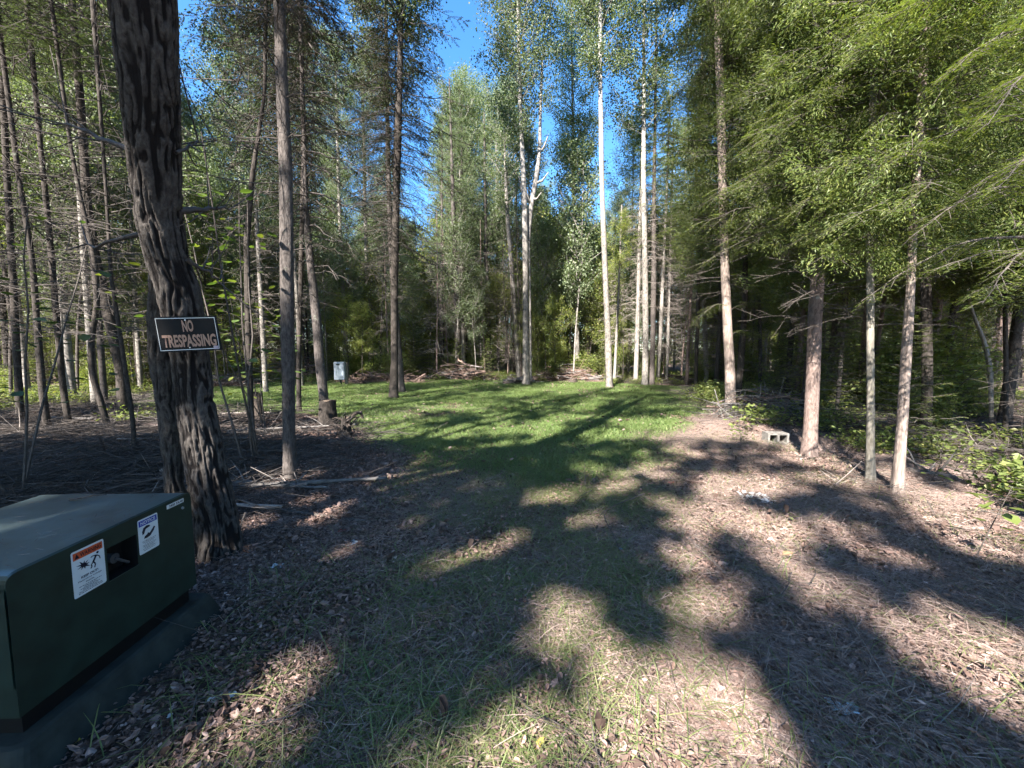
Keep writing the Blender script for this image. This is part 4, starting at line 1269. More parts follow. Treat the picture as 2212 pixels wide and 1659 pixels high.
# narrow sun shafts kept clear of their leaves to light trunks, boughs, lid: point, radius
SHAFTS = [(at_depth(417, 945, 2.62), .085), (at_depth(436, 1000, 2.62), .07), (at_depth(372, 925, 2.8), .05), (at_depth(388, 1065, 2.85), .06), (at_depth(618, 990, 4.35), .07), (at_depth(618, 1050, 4.35), .12),
          (at_depth(1755, 760, 5.4), .26), (at_depth(1752, 950, 5.4), .16), (at_depth(1752, 700, 5.4), .2), (at_depth(1945, 800, 4.1), .18), (at_depth(1940, 960, 4.1), .30), (at_depth(1885, 960, 4.4), .22), (at_depth(1960, 680, 4.1), .16),
          (np.array([-2.25, 1.5, .76]), .07), (np.array([-2.05, 1.75, .76]), .05), (np.array([-2.4, 1.65, .76]), .05), (np.array([-2.3, 1.3, .76]), .06),
          (at_depth(2020, 480, 3.1), .5), (at_depth(1930, 640, 3.3), .4), (at_depth(2120, 560, 2.9), .45), (at_depth(2100, 120, 2.9), .5), (at_depth(1620, 660, 8.8), .6), (at_depth(1700, 400, 6.0), .6), (at_depth(1900, 300, 4.5), .5), (at_depth(2130, 1110, 3.4), .42), (at_depth(2060, 1150, 3.2), .3), (at_depth(440, 1190, 2.6), .05)]


def shaft_hit(C):
    m = np.zeros(len(C), bool)
    for p, r in SHAFTS:
        v = np.asarray(p) - C
        a = v @ LV
        d = np.linalg.norm(v - a[:, None] * LV, axis=1)
        m |= (d < r + .05) & (a > 0)
    return m


def added_shade_tree(x, y, H, zc, rad, n, seed, lf=.17):
    x, y = x - 1.0, y - 4.3
    g = np.random.default_rng(seed)
    rt = thing('added_shade_tree', 'tall leafy tree added unseen behind the photographer to shade the view', 'tree', (x, y, 0), 0, 'added shade trees behind the photographer')
    P = np.array([[0, 0, -.1], [.05, .03, 4], [0, .1, zc + 2], [0, 0, H]])
    trunk_mesh(P, np.array([.19, .15, .10, .03]), .4, 12, seed).build('trunk', M['bark_grey'], rt, True)
    u = unit(g.normal(0, 1, (n, 3))) * (g.random((n, 1)) ** .4)
    C = u * np.array([rad, rad, (H - zc) / 2]) + np.array([0, 0, (H + zc) / 2])
    Wc = C + np.array([x, y, 0])
    tt = Wc[:, 2] / -LV[2]
    gx_, gy_ = Wc[:, 0] + LV[0] * tt, Wc[:, 1] + LV[1] * tt
    D_all = unit(g.normal(0, 1, C.shape))
    Wc = Wc + D_all * lf * .5
    ok = ~gap_amount(gx_, gy_) & ~shaft_hit(Wc) & ~(((gx_ > 5.2) | (gy_ > 6.5)) & (fbm(gx_, gy_, 1.7, 66) > .47))
    # nothing of these crowns hangs into the picture
    vis = (Wc[:, 1] > .2) & (np.abs(Wc[:, 0]) < 1.45 * Wc[:, 1] + 1) & (Wc[:, 2] - CAMZ < 1.02 * Wc[:, 1] + .9)
    D = D_all[ok & ~vis]
    C = C[ok & ~vis]
    mb = MB()
    N = unit(g.normal(0, .6, C.shape) - LV)
    mb.leaves(C, D, N, lf, lf * .85, .08, 1)
    q = C[g.random(len(C)) < .012]
    ax = np.stack([q[:, 0] * .1, q[:, 1] * .1, q[:, 2] - np.hypot(q[:, 0], q[:, 1]) * .6], 1)
    mb.tubes(np.stack([ax, (ax + q) / 2 + [0, 0, -.1], q], 1), np.broadcast_to(np.array([.025, .018, .006]), (len(q), 3)), 4, 0)
    mb.build('crown', [M['twig_dead'], M['leaf_aspen']], rt)


# light reaches the visible foreground from behind left; an added belt of crowns 8 to 20 m up intercepts it
for k, (sx, sy) in enumerate([(-9.8, -8.2), (-7.4, -8.6), (-4.9, -8.0), (-2.4, -8.6), (0.2, -8.0), (-10.6, -5.2), (-7.8, -5.8), (-5.4, -5.0), (-2.6, -5.6), (0.0, -4.8), (-9.6, -2.4), (-12.6, -7.0), (-12.2, -3.2), (-6.6, -11.0), (2.4, -6.4), (2.2, -4.4), (4.6, -6.6), (3.2, -2.2), (1.4, -9.8), (5.8, -3.6)]):
    added_shade_tree(sx, sy, 16.0, 7.0, 2.6, 5200, 500 + k, .19)

for k, (sx, sy) in enumerate([(-7.2, -.8), (-10.2, 1.4), (-4.6, -.6)]):  # taller added ones, put there to shade the lawn
    added_shade_tree(sx, sy, 19.0, 9.0, 2.4, 3000, 540 + k)
# and more added west of the frame, so that the left wood lies in shade
for k, (sx, sy) in enumerate([(-14.8, -5.0), (-16.2, -1.2), (-15.5, 1.6), (-18.4, 1.2), (-19.0, -3.2)]):
    added_shade_tree(sx, sy, 16.0, 6.5, 2.6, 3600, 560 + k)

# ------------------------------------------------------------------ scattering of what nobody could count (geometry nodes instances)
def scatter(name, label, protos, X, Y, rz, sc, kidx, zoff=0.0, tilt=None, z=None):
    me = bpy.data.meshes.new(name)
    n = len(X)
    Zz = (ground_z(X, Y) if z is None else z) + zoff
    me.vertices.add(n)
    me.vertices.foreach_set('co', np.stack([X, Y, Zz], 1).astype(np.float32).ravel())
    rot = np.zeros((n, 3), np.float32)
    rot[:, 2] = rz
    if tilt is not None:
        rot[:, 0], rot[:, 1] = tilt[:, 0], tilt[:, 1]
    a = me.attributes.new('rot', 'FLOAT_VECTOR', 'POINT')
    a.data.foreach_set('vector', rot.ravel())
    a = me.attributes.new('scl', 'FLOAT', 'POINT')
    a.data.foreach_set('value', np.asarray(sc, np.float32))
    a = me.attributes.new('kid', 'INT', 'POINT')
    a.data.foreach_set('value', np.asarray(kidx, np.int32))
    me.update()
    o = link(name, me)
    tag(o, label, None, None, 'stuff')
    ng = bpy.data.node_groups.new(name, 'GeometryNodeTree')
    ng.interface.new_socket('Geometry', in_out='INPUT', socket_type='NodeSocketGeometry')
    ng.interface.new_socket('Geometry', in_out='OUTPUT', socket_type='NodeSocketGeometry')
    gi, go = ng.nodes.new('NodeGroupInput'), ng.nodes.new('NodeGroupOutput')

    def attr(nm, ty):
        q = ng.nodes.new('GeometryNodeInputNamedAttribute')
        q.data_type = ty
        q.inputs[0].default_value = nm
        return q.outputs[0]
    rn, sn, kn = attr('rot', 'FLOAT_VECTOR'), attr('scl', 'FLOAT'), attr('kid', 'INT')
    jn = ng.nodes.new('GeometryNodeJoinGeometry')
    for i, pm in enumerate(protos):
        po = bpy.data.objects.new(name + '_piece', pm)
        oi = ng.nodes.new('GeometryNodeObjectInfo')
        oi.inputs[0].default_value = po
        cmp_ = ng.nodes.new('FunctionNodeCompare')
        cmp_.data_type = 'INT'
        cmp_.operation = 'EQUAL'
        ng.links.new(kn, cmp_.inputs[2])
        cmp_.inputs[3].default_value = i
        ip = ng.nodes.new('GeometryNodeInstanceOnPoints')
        ng.links.new(gi.outputs[0], ip.inputs['Points'])
        ng.links.new(cmp_.outputs[0], ip.inputs['Selection'])
        ng.links.new(oi.outputs['Geometry'], ip.inputs['Instance'])
        er = ng.nodes.new('FunctionNodeEulerToRotation')
        ng.links.new(rn, er.inputs[0])
        ng.links.new(er.outputs[0], ip.inputs['Rotation'])
        ng.links.new(sn, ip.inputs['Scale'])
        ng.links.new(ip.outputs[0], jn.inputs[0])
    ng.links.new(jn.outputs[0], go.inputs[0])
    md = o.modifiers.new('scatter', 'NODES')
    md.node_group = ng
    return o


def blades_tile(name, seed, n, rad, h, w, mat, lean=.5, arch=.5, hvar=.5, straight=False):
    g = np.random.default_rng(seed)
    mb = MB()
    r = rad * np.sqrt(g.random(n))
    a = g.random(n) * 2 * PI
    B = np.stack([r * np.cos(a), r * np.sin(a), np.full(n, -.01)], 1)
    az = g.random(n) * 2 * PI
    H = h * g.uniform(1 - hvar, 1 + hvar * .6, n)
    ln = np.abs(g.normal(0, lean, n)) + .1
    d = np.stack([np.cos(az), np.sin(az), np.zeros(n)], 1)
    k = 4
    t = np.linspace(0, 1, k)
    P = B[:, None] + d[:, None] * (H[:, None] * (ln[:, None] * t + arch * t ** 2.2))[..., None]
    P[:, :, 2] += H[:, None] * (t - arch * .55 * t ** 2.4) / np.sqrt(1 + ln[:, None] ** 2)
    s = np.stack([-np.sin(az), np.cos(az), np.zeros(n)], 1)
    ww = w * g.uniform(.6, 1.3, n)[:, None] * np.array([.8, 1., .7, .06])[None]
    Lf, Rt = P + s[:, None] * ww[..., None] * .5, P - s[:, None] * ww[..., None] * .5
    V = np.stack([Lf, Rt], 2)
    o = (np.arange(n) * 2 * k)[:, None]
    F = np.concatenate([o + [2 * i, 2 * i + 1, 2 * i + 3, 2 * i + 2] for i in range(k - 1)])
    mb.add(V, F)
    return mb.mesh(name, mat)


def strands_tile(name, seed, n, rad, mat, l=(.04, .17), w=.0020):
    """dry needles, grass stems and straw lying about"""
    g = np.random.default_rng(seed)
    mb = MB()
    a, r = g.random(n) * 2 * PI, rad * np.sqrt(g.random(n))
    az = g.random(n) * 2 * PI
    L = g.uniform(*l, n)
    k = 5
    t = np.linspace(0, 1, k)
    bend = g.normal(0, 1.0, n)
    ang = az[:, None] + bend[:, None] * t[None]
    st = np.stack([np.cos(ang), np.sin(ang)], -1) * (L / (k - 1))[:, None, None]
    XY = np.cumsum(st, 1) + np.stack([r * np.cos(a), r * np.sin(a)], 1)[:, None]
    zz = g.uniform(.002, .016, n)[:, None] + np.abs(g.normal(0, .012, n))[:, None] * np.sin(PI * t)[None] + g.normal(0, .02, n)[:, None] * t[None]
    P = np.concatenate([XY, np.abs(zz)[..., None]], -1)
    mb.tubes(P, np.broadcast_to(w * .5 * np.array([1, 1, .9, .8, .4]), (n, k)) * g.uniform(.6, 1.4, n)[:, None], 3)
    return mb.mesh(name, mat)


def litter_tile(name, seed, n, rad, mat, ls=(.03, .075)):
    g = np.random.default_rng(seed)
    mb = MB()
    a, r = g.random(n) * 2 * PI, rad * np.sqrt(g.random(n))
    C = np.stack([r * np.cos(a), r * np.sin(a), g.uniform(.003, .022, n)], 1)
    az = g.random(n) * 2 * PI
    D = np.stack([np.cos(az), np.sin(az), g.normal(0, .22, n)], 1)
    N = np.stack([g.normal(0, .38, n), g.normal(0, .38, n), np.ones(n)], 1)
    L = g.uniform(*ls, n)
    mb.round_leaves(C, D, N, L, L * g.uniform(.28, .85, n), g.normal(.08, .24, n))
    return mb.mesh(name, mat)


def twigs_tile(name, seed, n, rad, mat, l=(.12, .6), r0=.004, lift=.05):
    g = np.random.default_rng(seed)
    mb = MB()
    a, r = g.random(n) * 2 * PI, rad * np.sqrt(g.random(n))
    az = g.random(n) * 2 * PI
    L = g.uniform(*l, n)
    k = 6
    t = np.linspace(0, 1, k)
    ang = az[:, None] + np.cumsum(g.normal(0, .16, (n, k)), 1)
    st = np.stack([np.cos(ang), np.sin(ang)], -1) * (L / (k - 1))[:, None, None]
    XY = np.cumsum(st, 1) + np.stack([r * np.cos(a), r * np.sin(a)], 1)[:, None]
    z0 = g.uniform(.004, lift, n)
    P = np.concatenate([XY, (z0[:, None] + g.normal(0, .12, n)[:, None] * L[:, None] * (t[None] - .5))[..., None]], -1)
    P[..., 2] = np.abs(P[..., 2])
    mb.tubes(P, (r0 * g.uniform(.4, 1.5, n) * (L / l[1]) ** .4)[:, None] * (1 - t[None] * .6), 5)
    # side twigs
    o = P[:, 2]
    d = np.stack([np.cos(ang[:, 2] + .7), np.sin(ang[:, 2] + .7), g.uniform(0, .5, n)], 1)
    mb.tubes(np.stack([o, o + d * L[:, None] * .2, o + d * L[:, None] * .38], 1), np.full((n, 3), r0 * .4), 3)
    return mb.mesh(name, mat)


TL = dict(
    grass=[blades_tile('grass_tile', 200 + i, 170, .34, .085, .0065, M['grass'], .5, .5) for i in range(3)],
    fore=[blades_tile('grass_tuft', 210 + i, 44, .20, .11, .0040, M['grass_dry'], .7, .8) for i in range(3)],
    thin=[blades_tile('thin_grass', 215 + i, 26, .28, .13, .0038, M['grass_dry'], .9, .9) for i in range(2)],
    straw=[strands_tile('straw_tile', 220 + i, 190, .38, M['straw']) for i in range(3)],
    litter=[litter_tile('litter_tile', 230 + i, 105, .36, M['litter'], (.018, .06)) for i in range(3)],
    crumbs=[litter_tile('crumb_tile', 240 + i, 150, .36, M['litter'], (.010, .03)) for i in range(2)],
    bits=[litter_tile('leaf_bits', 245 + i, 9, .4, M['litter'], (.03, .07)) for i in range(2)],
    twigs=[twigs_tile('twig_tile', 250 + i, 26, .55, M['twig_dead']) for i in range(3)],
    slash=[twigs_tile('slash_tile', 260 + i, 34, .8, [M['twig_dead'], M['bark_dark'], M['twig_dead']][i], (.3, 1.5), .006, .18) for i in range(3)],
    green=[shrub_mesh('ground_plants', 270 + i, .28, .35, 12, .055, [M['twig_dead'], M['shrub']], 3) for i in range(2)],
)
g = np.random.default_rng(99)
BOX = lambda x, y: (x < -1.60) & (x > -2.75) & (y > 1.05) & (y < 2.25)


def rnd(n, x0, x1, y0, y1):
    return g.uniform(x0, x1, n), g.uniform(y0, y1, n)


def put(name, label, key, X_, Y_, smin=.8, smax=1.25, zoff=0., tilt=.04):
    k = ~BOX(X_, Y_) if key not in () else np.ones(len(X_), bool)
    X_, Y_ = X_[k], Y_[k]
    n = len(X_)
    scatter(name, label, TL[key], X_, Y_, g.uniform(0, 6.28, n), g.uniform(smin, smax, n), g.integers(0, len(TL[key]), n), zoff, g.normal(0, tilt, (n, 2)))
    return n


# lawn
X_, Y_ = rnd(22000, -14, 9, 3.5, 22)
k = (lawn_amount(X_, Y_) > g.random(len(X_))) & (g.random(len(X_)) < np.clip(1.25 - (Y_ - 5) * .028, .45, 1))
X_, Y_ = X_[k], Y_[k]
gs = .55 + 1.1 * fbm(X_, Y_, 1.3, 91) * g.uniform(.7, 1.3, len(X_))
n_ = len(X_)
scatter('lawn_grass', 'short green grass of the lawn between the trees', TL['grass'], X_, Y_, g.uniform(0, 6.28, n_), gs, g.integers(0, 3, n_), 0, g.normal(0, .05, (n_, 2)))
X_, Y_ = rnd(1500, -12, 8, 4.5, 21)
k = (lawn_amount(X_, Y_) > .3) & (fbm(X_, Y_, .8, 92) > .48)
put('lawn_tufts', 'taller pale tufts standing in the lawn', 'fore', X_[k], Y_[k], .6, 1.3)
X_, Y_ = rnd(2600, -12, 8, 4.0, 21)
k = (lawn_amount(X_, Y_) > .2) & (g.random(len(X_)) < .5 * (fbm(X_, Y_, .6, 93) > .42))
put('lawn_leaves', 'fallen leaf bits scattered over the lawn', 'bits', X_[k], Y_[k], .8, 1.5, .03)
X_, Y_ = rnd(9000, -3, 4.2, .8, 7)
f = fore_amount(X_, Y_)
k = f * .85 > g.random(len(X_))
put('foreground_grass', 'sparse pale grass tufts on the bare foreground', 'fore', X_[k], Y_[k], .55, 1.15)
X_, Y_ = rnd(1500, -1.5, 4.5, .8, 7)
k = g.random(len(X_)) < .35 + .3 * (fbm(X_, Y_, 1.1, 77) > .5)
put('stray_grass', 'single thin grass blades among the litter', 'thin', X_[k], Y_[k], .6, 1.2)
X_, Y_ = rnd(5200, -3, 5.5, .7, 8)
k = (lawn_amount(X_, Y_) < .3) & (g.random(len(X_)) < np.where(X_ > -1, .5, .2)) & (fbm(X_, Y_, 1.2, 78) > .38)
put('dry_straw', 'dry needles and straw strewn over the foreground', 'straw', X_[k], Y_[k], .7, 1.2)
X_, Y_ = rnd(9000, -16, 16, .8, 21)
fa = fbm(X_, Y_, .9, 81)
dens = np.where((X_ < -.4 + .1 * Y_) & (Y_ > 2.1), .85, np.where(X_ > 2.2, .34, .10)) * (lawn_amount(X_, Y_) < .25) * np.where(Y_ > 8, .5, 1) * np.clip((fa - .33) * 4.5, .12, 1.2)
k = g.random(len(X_)) < dens
put('leaf_litter', 'brown fallen leaves covering the wood floor', 'litter', X_[k], Y_[k], .7, 1.25)
X_, Y_ = rnd(4200, -3, 5, .7, 6)
k = g.random(len(X_)) < np.where(X_ > .2, .3, .6) * (.4 + fbm(X_, Y_, 1.3, 83))
put('leaf_crumbs', 'small leaf crumbs and bark bits on the soil', 'crumbs', X_[k], Y_[k], .7, 1.3)
X_, Y_ = rnd(1500, -14, 14, .8, 18)
k = (lawn_amount(X_, Y_) < .25) & (g.random(len(X_)) < np.where(np.abs(X_ - 1) > 3, .75, .22))
put('small_twigs', 'thin dead twigs on the ground', 'twigs', X_[k], Y_[k], .6, 1.2)
X_, Y_ = rnd(1500, -15, -2.2, 3.2, 14)
k = (lawn_amount(X_, Y_) < .1) & (X_ < -2.6 - .0 * Y_) & ~((X_ > -5) & (Y_ > 6.5)) & (g.random(len(X_)) < .30)
put('branch_slash', 'dead branches covering the floor of the left wood', 'slash', X_[k], Y_[k], .6, 1.1)
X_, Y_ = rnd(1800, 4.5, 16, 4.5, 22)
k = (lawn_amount(X_, Y_) < .1) & (X_ > 4.8 + .05 * Y_) & (g.random(len(X_)) < .22)
put('branch_tangle', 'dead branches and twigs on the floor of the right wood', 'slash', X_[k], Y_[k], .5, 1.0)
X_, Y_ = rnd(2600, -20, 20, 3.0, 30)
k = (lawn_amount(X_, Y_) < .1) & ((X_ > 5.0) | (Y_ > 21.5) | ((X_ < -7) & (Y_ > 8))) & (g.random(len(X_)) < .75) & (fbm(X_, Y_, .5, 88) > .42)
put('ground_plants', 'low leafy plants on the wood floor', 'green', X_[k], Y_[k], .6, 1.6)

# dense undergrowth and the far wood that reads as one mass
g = np.random.default_rng(123)
n = 420
X_, Y_ = g.uniform(-60, 60, n), g.uniform(26, 60, n)
pr = [K['shrub0'], K['shrub2'], K['shrub3'], K['youngfir0'], K['youngfir1'], K['yellow0']]
scatter('far_undergrowth', 'mass of bushes and young trees deep in the wood', pr, X_, Y_, g.uniform(0, 6.28, n), g.uniform(.8, 2.0, n), g.integers(0, len(pr), n), 0, None, np.zeros(n))
n = 620
ang = g.uniform(-2.0, 2.0, n)
rr = g.uniform(46, 85, n)
X_, Y_ = rr * np.sin(ang), rr * np.cos(ang)
pr = [K['aspen0'], K['aspen2'], K['spruce0'], K['fir0'], K['pine0'], K['yellow1'], K['spruce1']]
kd = g.integers(0, len(pr), n)
az = np.arctan2(X_, Y_)
sc = g.uniform(.9, 1.5, n)
lim = np.where((az > -.21) & (az < -.07), .58, 9)
top = 12 * sc
sc = np.where(top > lim * rr, lim * rr / 12, sc)
keep = g.random(n) < np.where(np.abs(az) < .6, .45, .8)
scatter('distant_wood', 'distant wood that closes the view behind the trees', pr, X_[keep], Y_[keep], g.uniform(0, 6.28, n)[keep], sc[keep], kd[keep], 0, None, np.full(keep.sum(), -.4))
z_ = g.uniform(4, 9, n)
scatter('distant_crowns', 'crowns of the distant wood above its understorey', pr, X_[keep], Y_[keep] + 3, g.uniform(0, 6.28, n)[keep], (sc * .9)[keep], ((kd + 2) % len(pr))[keep], 0, None, np.where(lim < 1, -6, z_)[keep])

# ------------------------------------------------------------------ green pad-mounted utility box
M['green'] = plain('dark_green_paint', (.012, .026, .019), .45, .35, 9, .45, 0, .0004)
M['green_skylit'] = plain('skylit_dusty_green', (.05, .07, .07), .38, .45, 5, .5, 0, .0006)  # sky reflection painted into the lid's paler green; mottling is dust
M['pad'] = plain('green_grey_pad', (.020, .025, .021), .85, .5, 9, .3, 0, .002)
M['black'] = plain('black_plastic', (.006, .006, .006), .5, .1)
M['sticker'] = plain('sticker_white', (.62, .64, .62), .4, .06, 20)
M['orange'] = plain('sticker_orange', (.55, .09, .03), .45, .1)
M['blue'] = plain('sticker_blue', (.03, .05, .28), .45, .1)
M['ink'] = plain('black_ink', (.01, .01, .02), .5, .1)
M['steel'] = plain('bright_bolt', (.55, .55, .53), .3, .1, 12, .5, .8)
TH = math.radians(2)
U = np.array([math.sin(TH), -math.cos(TH)])
NN = np.array([math.cos(TH), math.sin(TH)])
box = thing('utility_box', 'dark green metal utility box with warning stickers on a low pad, bottom left', 'utility box', (-1.77, 2.065, 0), 0)


def F3(u, z, out=0.0):
    """a point on the box's sticker side: u metres from its far corner, z up, out in front of it"""
    p = U * u + NN * out
    return (p[0], p[1], z)


W_, D_, ZB, ZT = .80, .76, .215, .745


def rounded(poly, r, k=5):
    out_ = []
    n_ = len(poly)
    for i in range(n_):
        p, a, c = np.array(poly[i], float), np.array(poly[i - 1], float), np.array(poly[(i + 1) % n_], float)
        ra = r[i] if hasattr(r, '__len__') else r
        if ra <= 0:
            out_.append(tuple(p))
            continue
        d1, d2 = (a - p) / np.linalg.norm(a - p), (c - p) / np.linalg.norm(c - p)
        p1, p2 = p + d1 * ra, p + d2 * ra
        for s in np.linspace(0, 1, k):
            out_.append(tuple((1 - s) ** 2 * p1 + 2 * s * (1 - s) * p + s * s * p2))
    return out_


def extr(mb, outline, fn, d0, d1, m=0):
    """outline in (u, z) pulled along the depth axis through fn(u, z, d)"""
    n_ = len(outline)
    A = [fn(u, z, d0) for u, z in outline]
    B_ = [fn(u, z, d1) for u, z in outline]
    i = np.arange(n_)
    mb.add(np.array(A + B_), np.stack([i, (i + 1) % n_, (i + 1) % n_ + n_, i + n_], 1), m)
    for base_, fl in ((A, 1), (B_, -1)):
        c = np.mean(np.array(base_), 0)
        mb.add(np.array(base_ + [tuple(c)]), np.array([(a, (a + 1) % n_, n_)[::fl] for a in range(n_)]), m)


# hood: side outline with rounded upper corners, then the recessed pocket is cut by building the face around it
hood = MB()
o_ = rounded([(0, ZB), (W_, ZB), (W_, ZT - .01), (0, ZT)], [0, 0, .035, .03])
PU0, PU1, PZ0, PZ1 = .325, .462, .515, .66
n_ = len(o_)
A = np.array([F3(u, z) for u, z in o_])
Bk = np.array([F3(u, z, -D_) for u, z in o_])
i = np.arange(n_)
# the lid's long edges get a rounded lip
L1 = np.array([F3(u + (.008 if u < W_ / 2 else -.008) * (z > ZB + .3), z - (.0 if z < ZB + .2 else -.004), -.012) for u, z in o_])
hood.add(np.concatenate([A, L1]), np.stack([i, (i + 1) % n_, (i + 1) % n_ + n_, i + n_], 1), 0)
L2 = L1 + (Bk - A) * .97
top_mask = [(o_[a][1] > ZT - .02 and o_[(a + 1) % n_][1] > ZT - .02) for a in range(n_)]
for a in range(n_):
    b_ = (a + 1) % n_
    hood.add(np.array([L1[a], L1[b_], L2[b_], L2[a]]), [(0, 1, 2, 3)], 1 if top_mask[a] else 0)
c = L2.mean(0)
hood.add(np.concatenate([L2, c[None]]), np.array([(a, (a + 1) % n_, n_) for a in range(n_)]), 0)
# face: strips around the pocket opening
pts = {}
ring = [(PU0, PZ0), (PU1, PZ0 + .012), (PU1, PZ1), (PU0, PZ1 - .004)]
cen = (sum(p[0] for p in ring) / 4, sum(p[1] for p in ring) / 4)
ang_o = [math.atan2(z - cen[1], u - cen[0]) for u, z in o_]
inner = []
for u, z in o_:
    # where the line from the pocket's centre to the outline leaves the pocket
    du, dz = u - cen[0], z - cen[1]
    s = min(((PU1 - cen[0]) / du if du > 1e-6 else 9e9) if du > 0 else ((PU0 - cen[0]) / du if du < -1e-6 else 9e9),
            ((PZ1 - cen[1]) / dz if dz > 1e-6 else 9e9) if dz > 0 else ((PZ0 - cen[1]) / dz if dz < -1e-6 else 9e9))
    inner.append((cen[0] + du * s, cen[1] + dz * s))
# corners of the pocket are kept by inserting them on their own rays
seq = sorted([(math.atan2(z - cen[1], u - cen[0]), (u, z), inn) for (u, z), inn in zip(o_, inner)])


def outline_hit(a):
    du, dz = math.cos(a), math.sin(a)
    best = 9
    for k_ in range(n_):
        (x1, y1), (x2, y2) = o_[k_], o_[(k_ + 1) % n_]
        ex, ey = x2 - x1, y2 - y1
        den = du * ey - dz * ex
        if abs(den) < 1e-9:
            continue
        s = ((x1 - cen[0]) * ey - (y1 - cen[1]) * ex) / den
        w = ((x1 - cen[0]) * dz - (y1 - cen[1]) * du) / den
        if s > 0 and -1e-6 <= w <= 1 + 1e-6:
            best = min(best, s)
    return (cen[0] + du * best, cen[1] + dz * best)


for cu, cz in ((PU0, PZ0), (PU1, PZ0), (PU1, PZ1), (PU0, PZ1)):
    a = math.atan2(cz - cen[1], cu - cen[0])
    seq.append((a, outline_hit(a), (cu, cz)))
seq.sort()
ns = len(seq)
V = [F3(*s[1]) for s in seq] + [F3(*s[2]) for s in seq]
i = np.arange(ns)
hood.add(np.array(V), np.stack([i, (i + 1) % ns, (i + 1) % ns + ns, i + ns], 1), 0)
hood.build('hood', [M['green'], M['green_skylit']], box)
pk = MB()
q = [(PU0, PZ0), (PU1, PZ0), (PU1, PZ1), (PU0, PZ1)]
V = [F3(u, z) for u, z in q] + [F3(u, z - .0, -.07) for u, z in q]
pk.add(np.array(V), [(0, 1, 5, 4), (1, 2, 6, 5), (2, 3, 7, 6), (3, 0, 4, 7), (4, 5, 6, 7)])
pk.build('handle_pocket', M['black'], box)
lk = MB()
lk.tubes(np.array([F3(.40, .585, -.068), F3(.40, .585, -.03)]), np.array([.022, .022]), 14, 0, True)
lk.tubes(np.array([F3(.40, .585, -.03), F3(.375, .56, -.02), F3(.352, .54, -.018)]), np.array([.006, .006, .006]), 8, 0, True)
lk.build('lock', plain('dull_lock', (.05, .05, .05), .5), box)
ln = MB()
for (u0, u1, z0, z1) in ((PU0, PU1, PZ0 - .004, PZ0), ):
    ln.add(np.array([F3(u0, z0, .002), F3(u1, z0, .002), F3(u1, z1, .004), F3(u0, z1, .004)]), [(0, 1, 2, 3)])
ln.build('pocket_lip', M['green_skylit'], box)  # lip strip takes the lid's sky-lit green
# near end panel with its seam, skirt below the hood, and the pad
ep = MB()
fe = lambda a, z, o: tuple(np.array([*(U * (W_ + o) + NN * -a), z]))
ep.add(np.array([fe(.004, ZB + .11, .004), fe(D_ - .01, ZB + .11, .004), fe(D_ - .01, ZT - .06, .004), fe(.004, ZT - .06, .004)]), [(0, 1, 2, 3)])
ep.build('end_panel', M['green'], box)
sk = MB()
for dd, zz in ((.025, (.10, ZB)),):
    q = [U * dd - NN * dd, U * (W_ - dd) - NN * dd, U * (W_ - dd) - NN * (D_ - dd), U * dd - NN * (D_ - dd)]
    V = [(*p, zz[0]) for p in q] + [(*p, zz[1] + .003) for p in q]
    sk.add(np.array(V), [(0, 1, 5, 4), (1, 2, 6, 5), (2, 3, 7, 6), (3, 0, 4, 7)])
sk.build('base_skirt', M['black'], box)
pd = MB()


def padring(off, z, r=.05):
    q = rounded([(-off, -off), (W_ + off, -off), (W_ + off, D_ + off), (-off, D_ + off)], r, 6)
    return np.array([(*(U * u - NN * v), z) for u, v in q])


rings = [padring(.10, -.06), padring(.092, .0), padring(.055, .115), padring(.045, .135), padring(.03, .14), padring(-.01, .135)]
nr = len(rings[0])
i = np.arange(nr)
for a, b_ in zip(rings[:-1], rings[1:]):
    pd.add(np.concatenate([a, b_]), np.stack([i, (i + 1) % nr, (i + 1) % nr + nr, i + nr], 1))
pd.add(np.concatenate([rings[-1], rings[-1].mean(0)[None]]), np.array([(a, (a + 1) % nr, nr) for a in range(nr)]))
pd.build('pad', M['pad'], box)


# ---- lettering: Blender's built-in font turned into mesh
def text_mesh(s, mat, size=1.0, bold=.0, xs=1.0, shear=0.0, align='CENTER'):
    cu = bpy.data.curves.new('lettering', 'FONT')
    cu.body = s
    cu.size = size
    cu.offset = bold
    cu.shear = shear
    cu.align_x = align
    cu.align_y = 'CENTER'
    cu.resolution_u = 3
    ob = bpy.data.objects.new('lettering', cu)
    COL.objects.link(ob)
    bpy.context.view_layer.update()
    dg = bpy.context.evaluated_depsgraph_get()
    me = bpy.data.meshes.new_from_object(ob.evaluated_get(dg))
    bpy.data.objects.remove(ob)
    bpy.data.curves.remove(cu)
    co = np.zeros(len(me.vertices) * 3, np.float32)
    me.vertices.foreach_get('co', co)
    co = co.reshape(-1, 3)
    co[:, 0] *= xs
    w = co[:, 0].max() - co[:, 0].min()
    return me, co, w


def place_text(name, s, fn, cx, cz, width, height, mat, parent, out, bold=.02, shear=0.):
    """fn(a, b, out) -> local point; a to the right as read, b up"""
    me, co, w = text_mesh(s, mat, 1.0, bold, 1.0, shear)
    h = co[:, 1].max() - co[:, 1].min()
    cxm = (co[:, 0].max() + co[:, 0].min()) / 2
    cym = (co[:, 1].max() + co[:, 1].min()) / 2
    a = (co[:, 0] - cxm) / w * width + cx
    b_ = (co[:, 1] - cym) / h * height + cz
    V = np.array([fn(x_, z_, out) for x_, z_ in zip(a, b_)], np.float32)
    me.vertices.foreach_set('co', V.ravel())
    me.materials.clear()
    me.materials.append(mat)
    me.update()
    return link(name, me, parent)


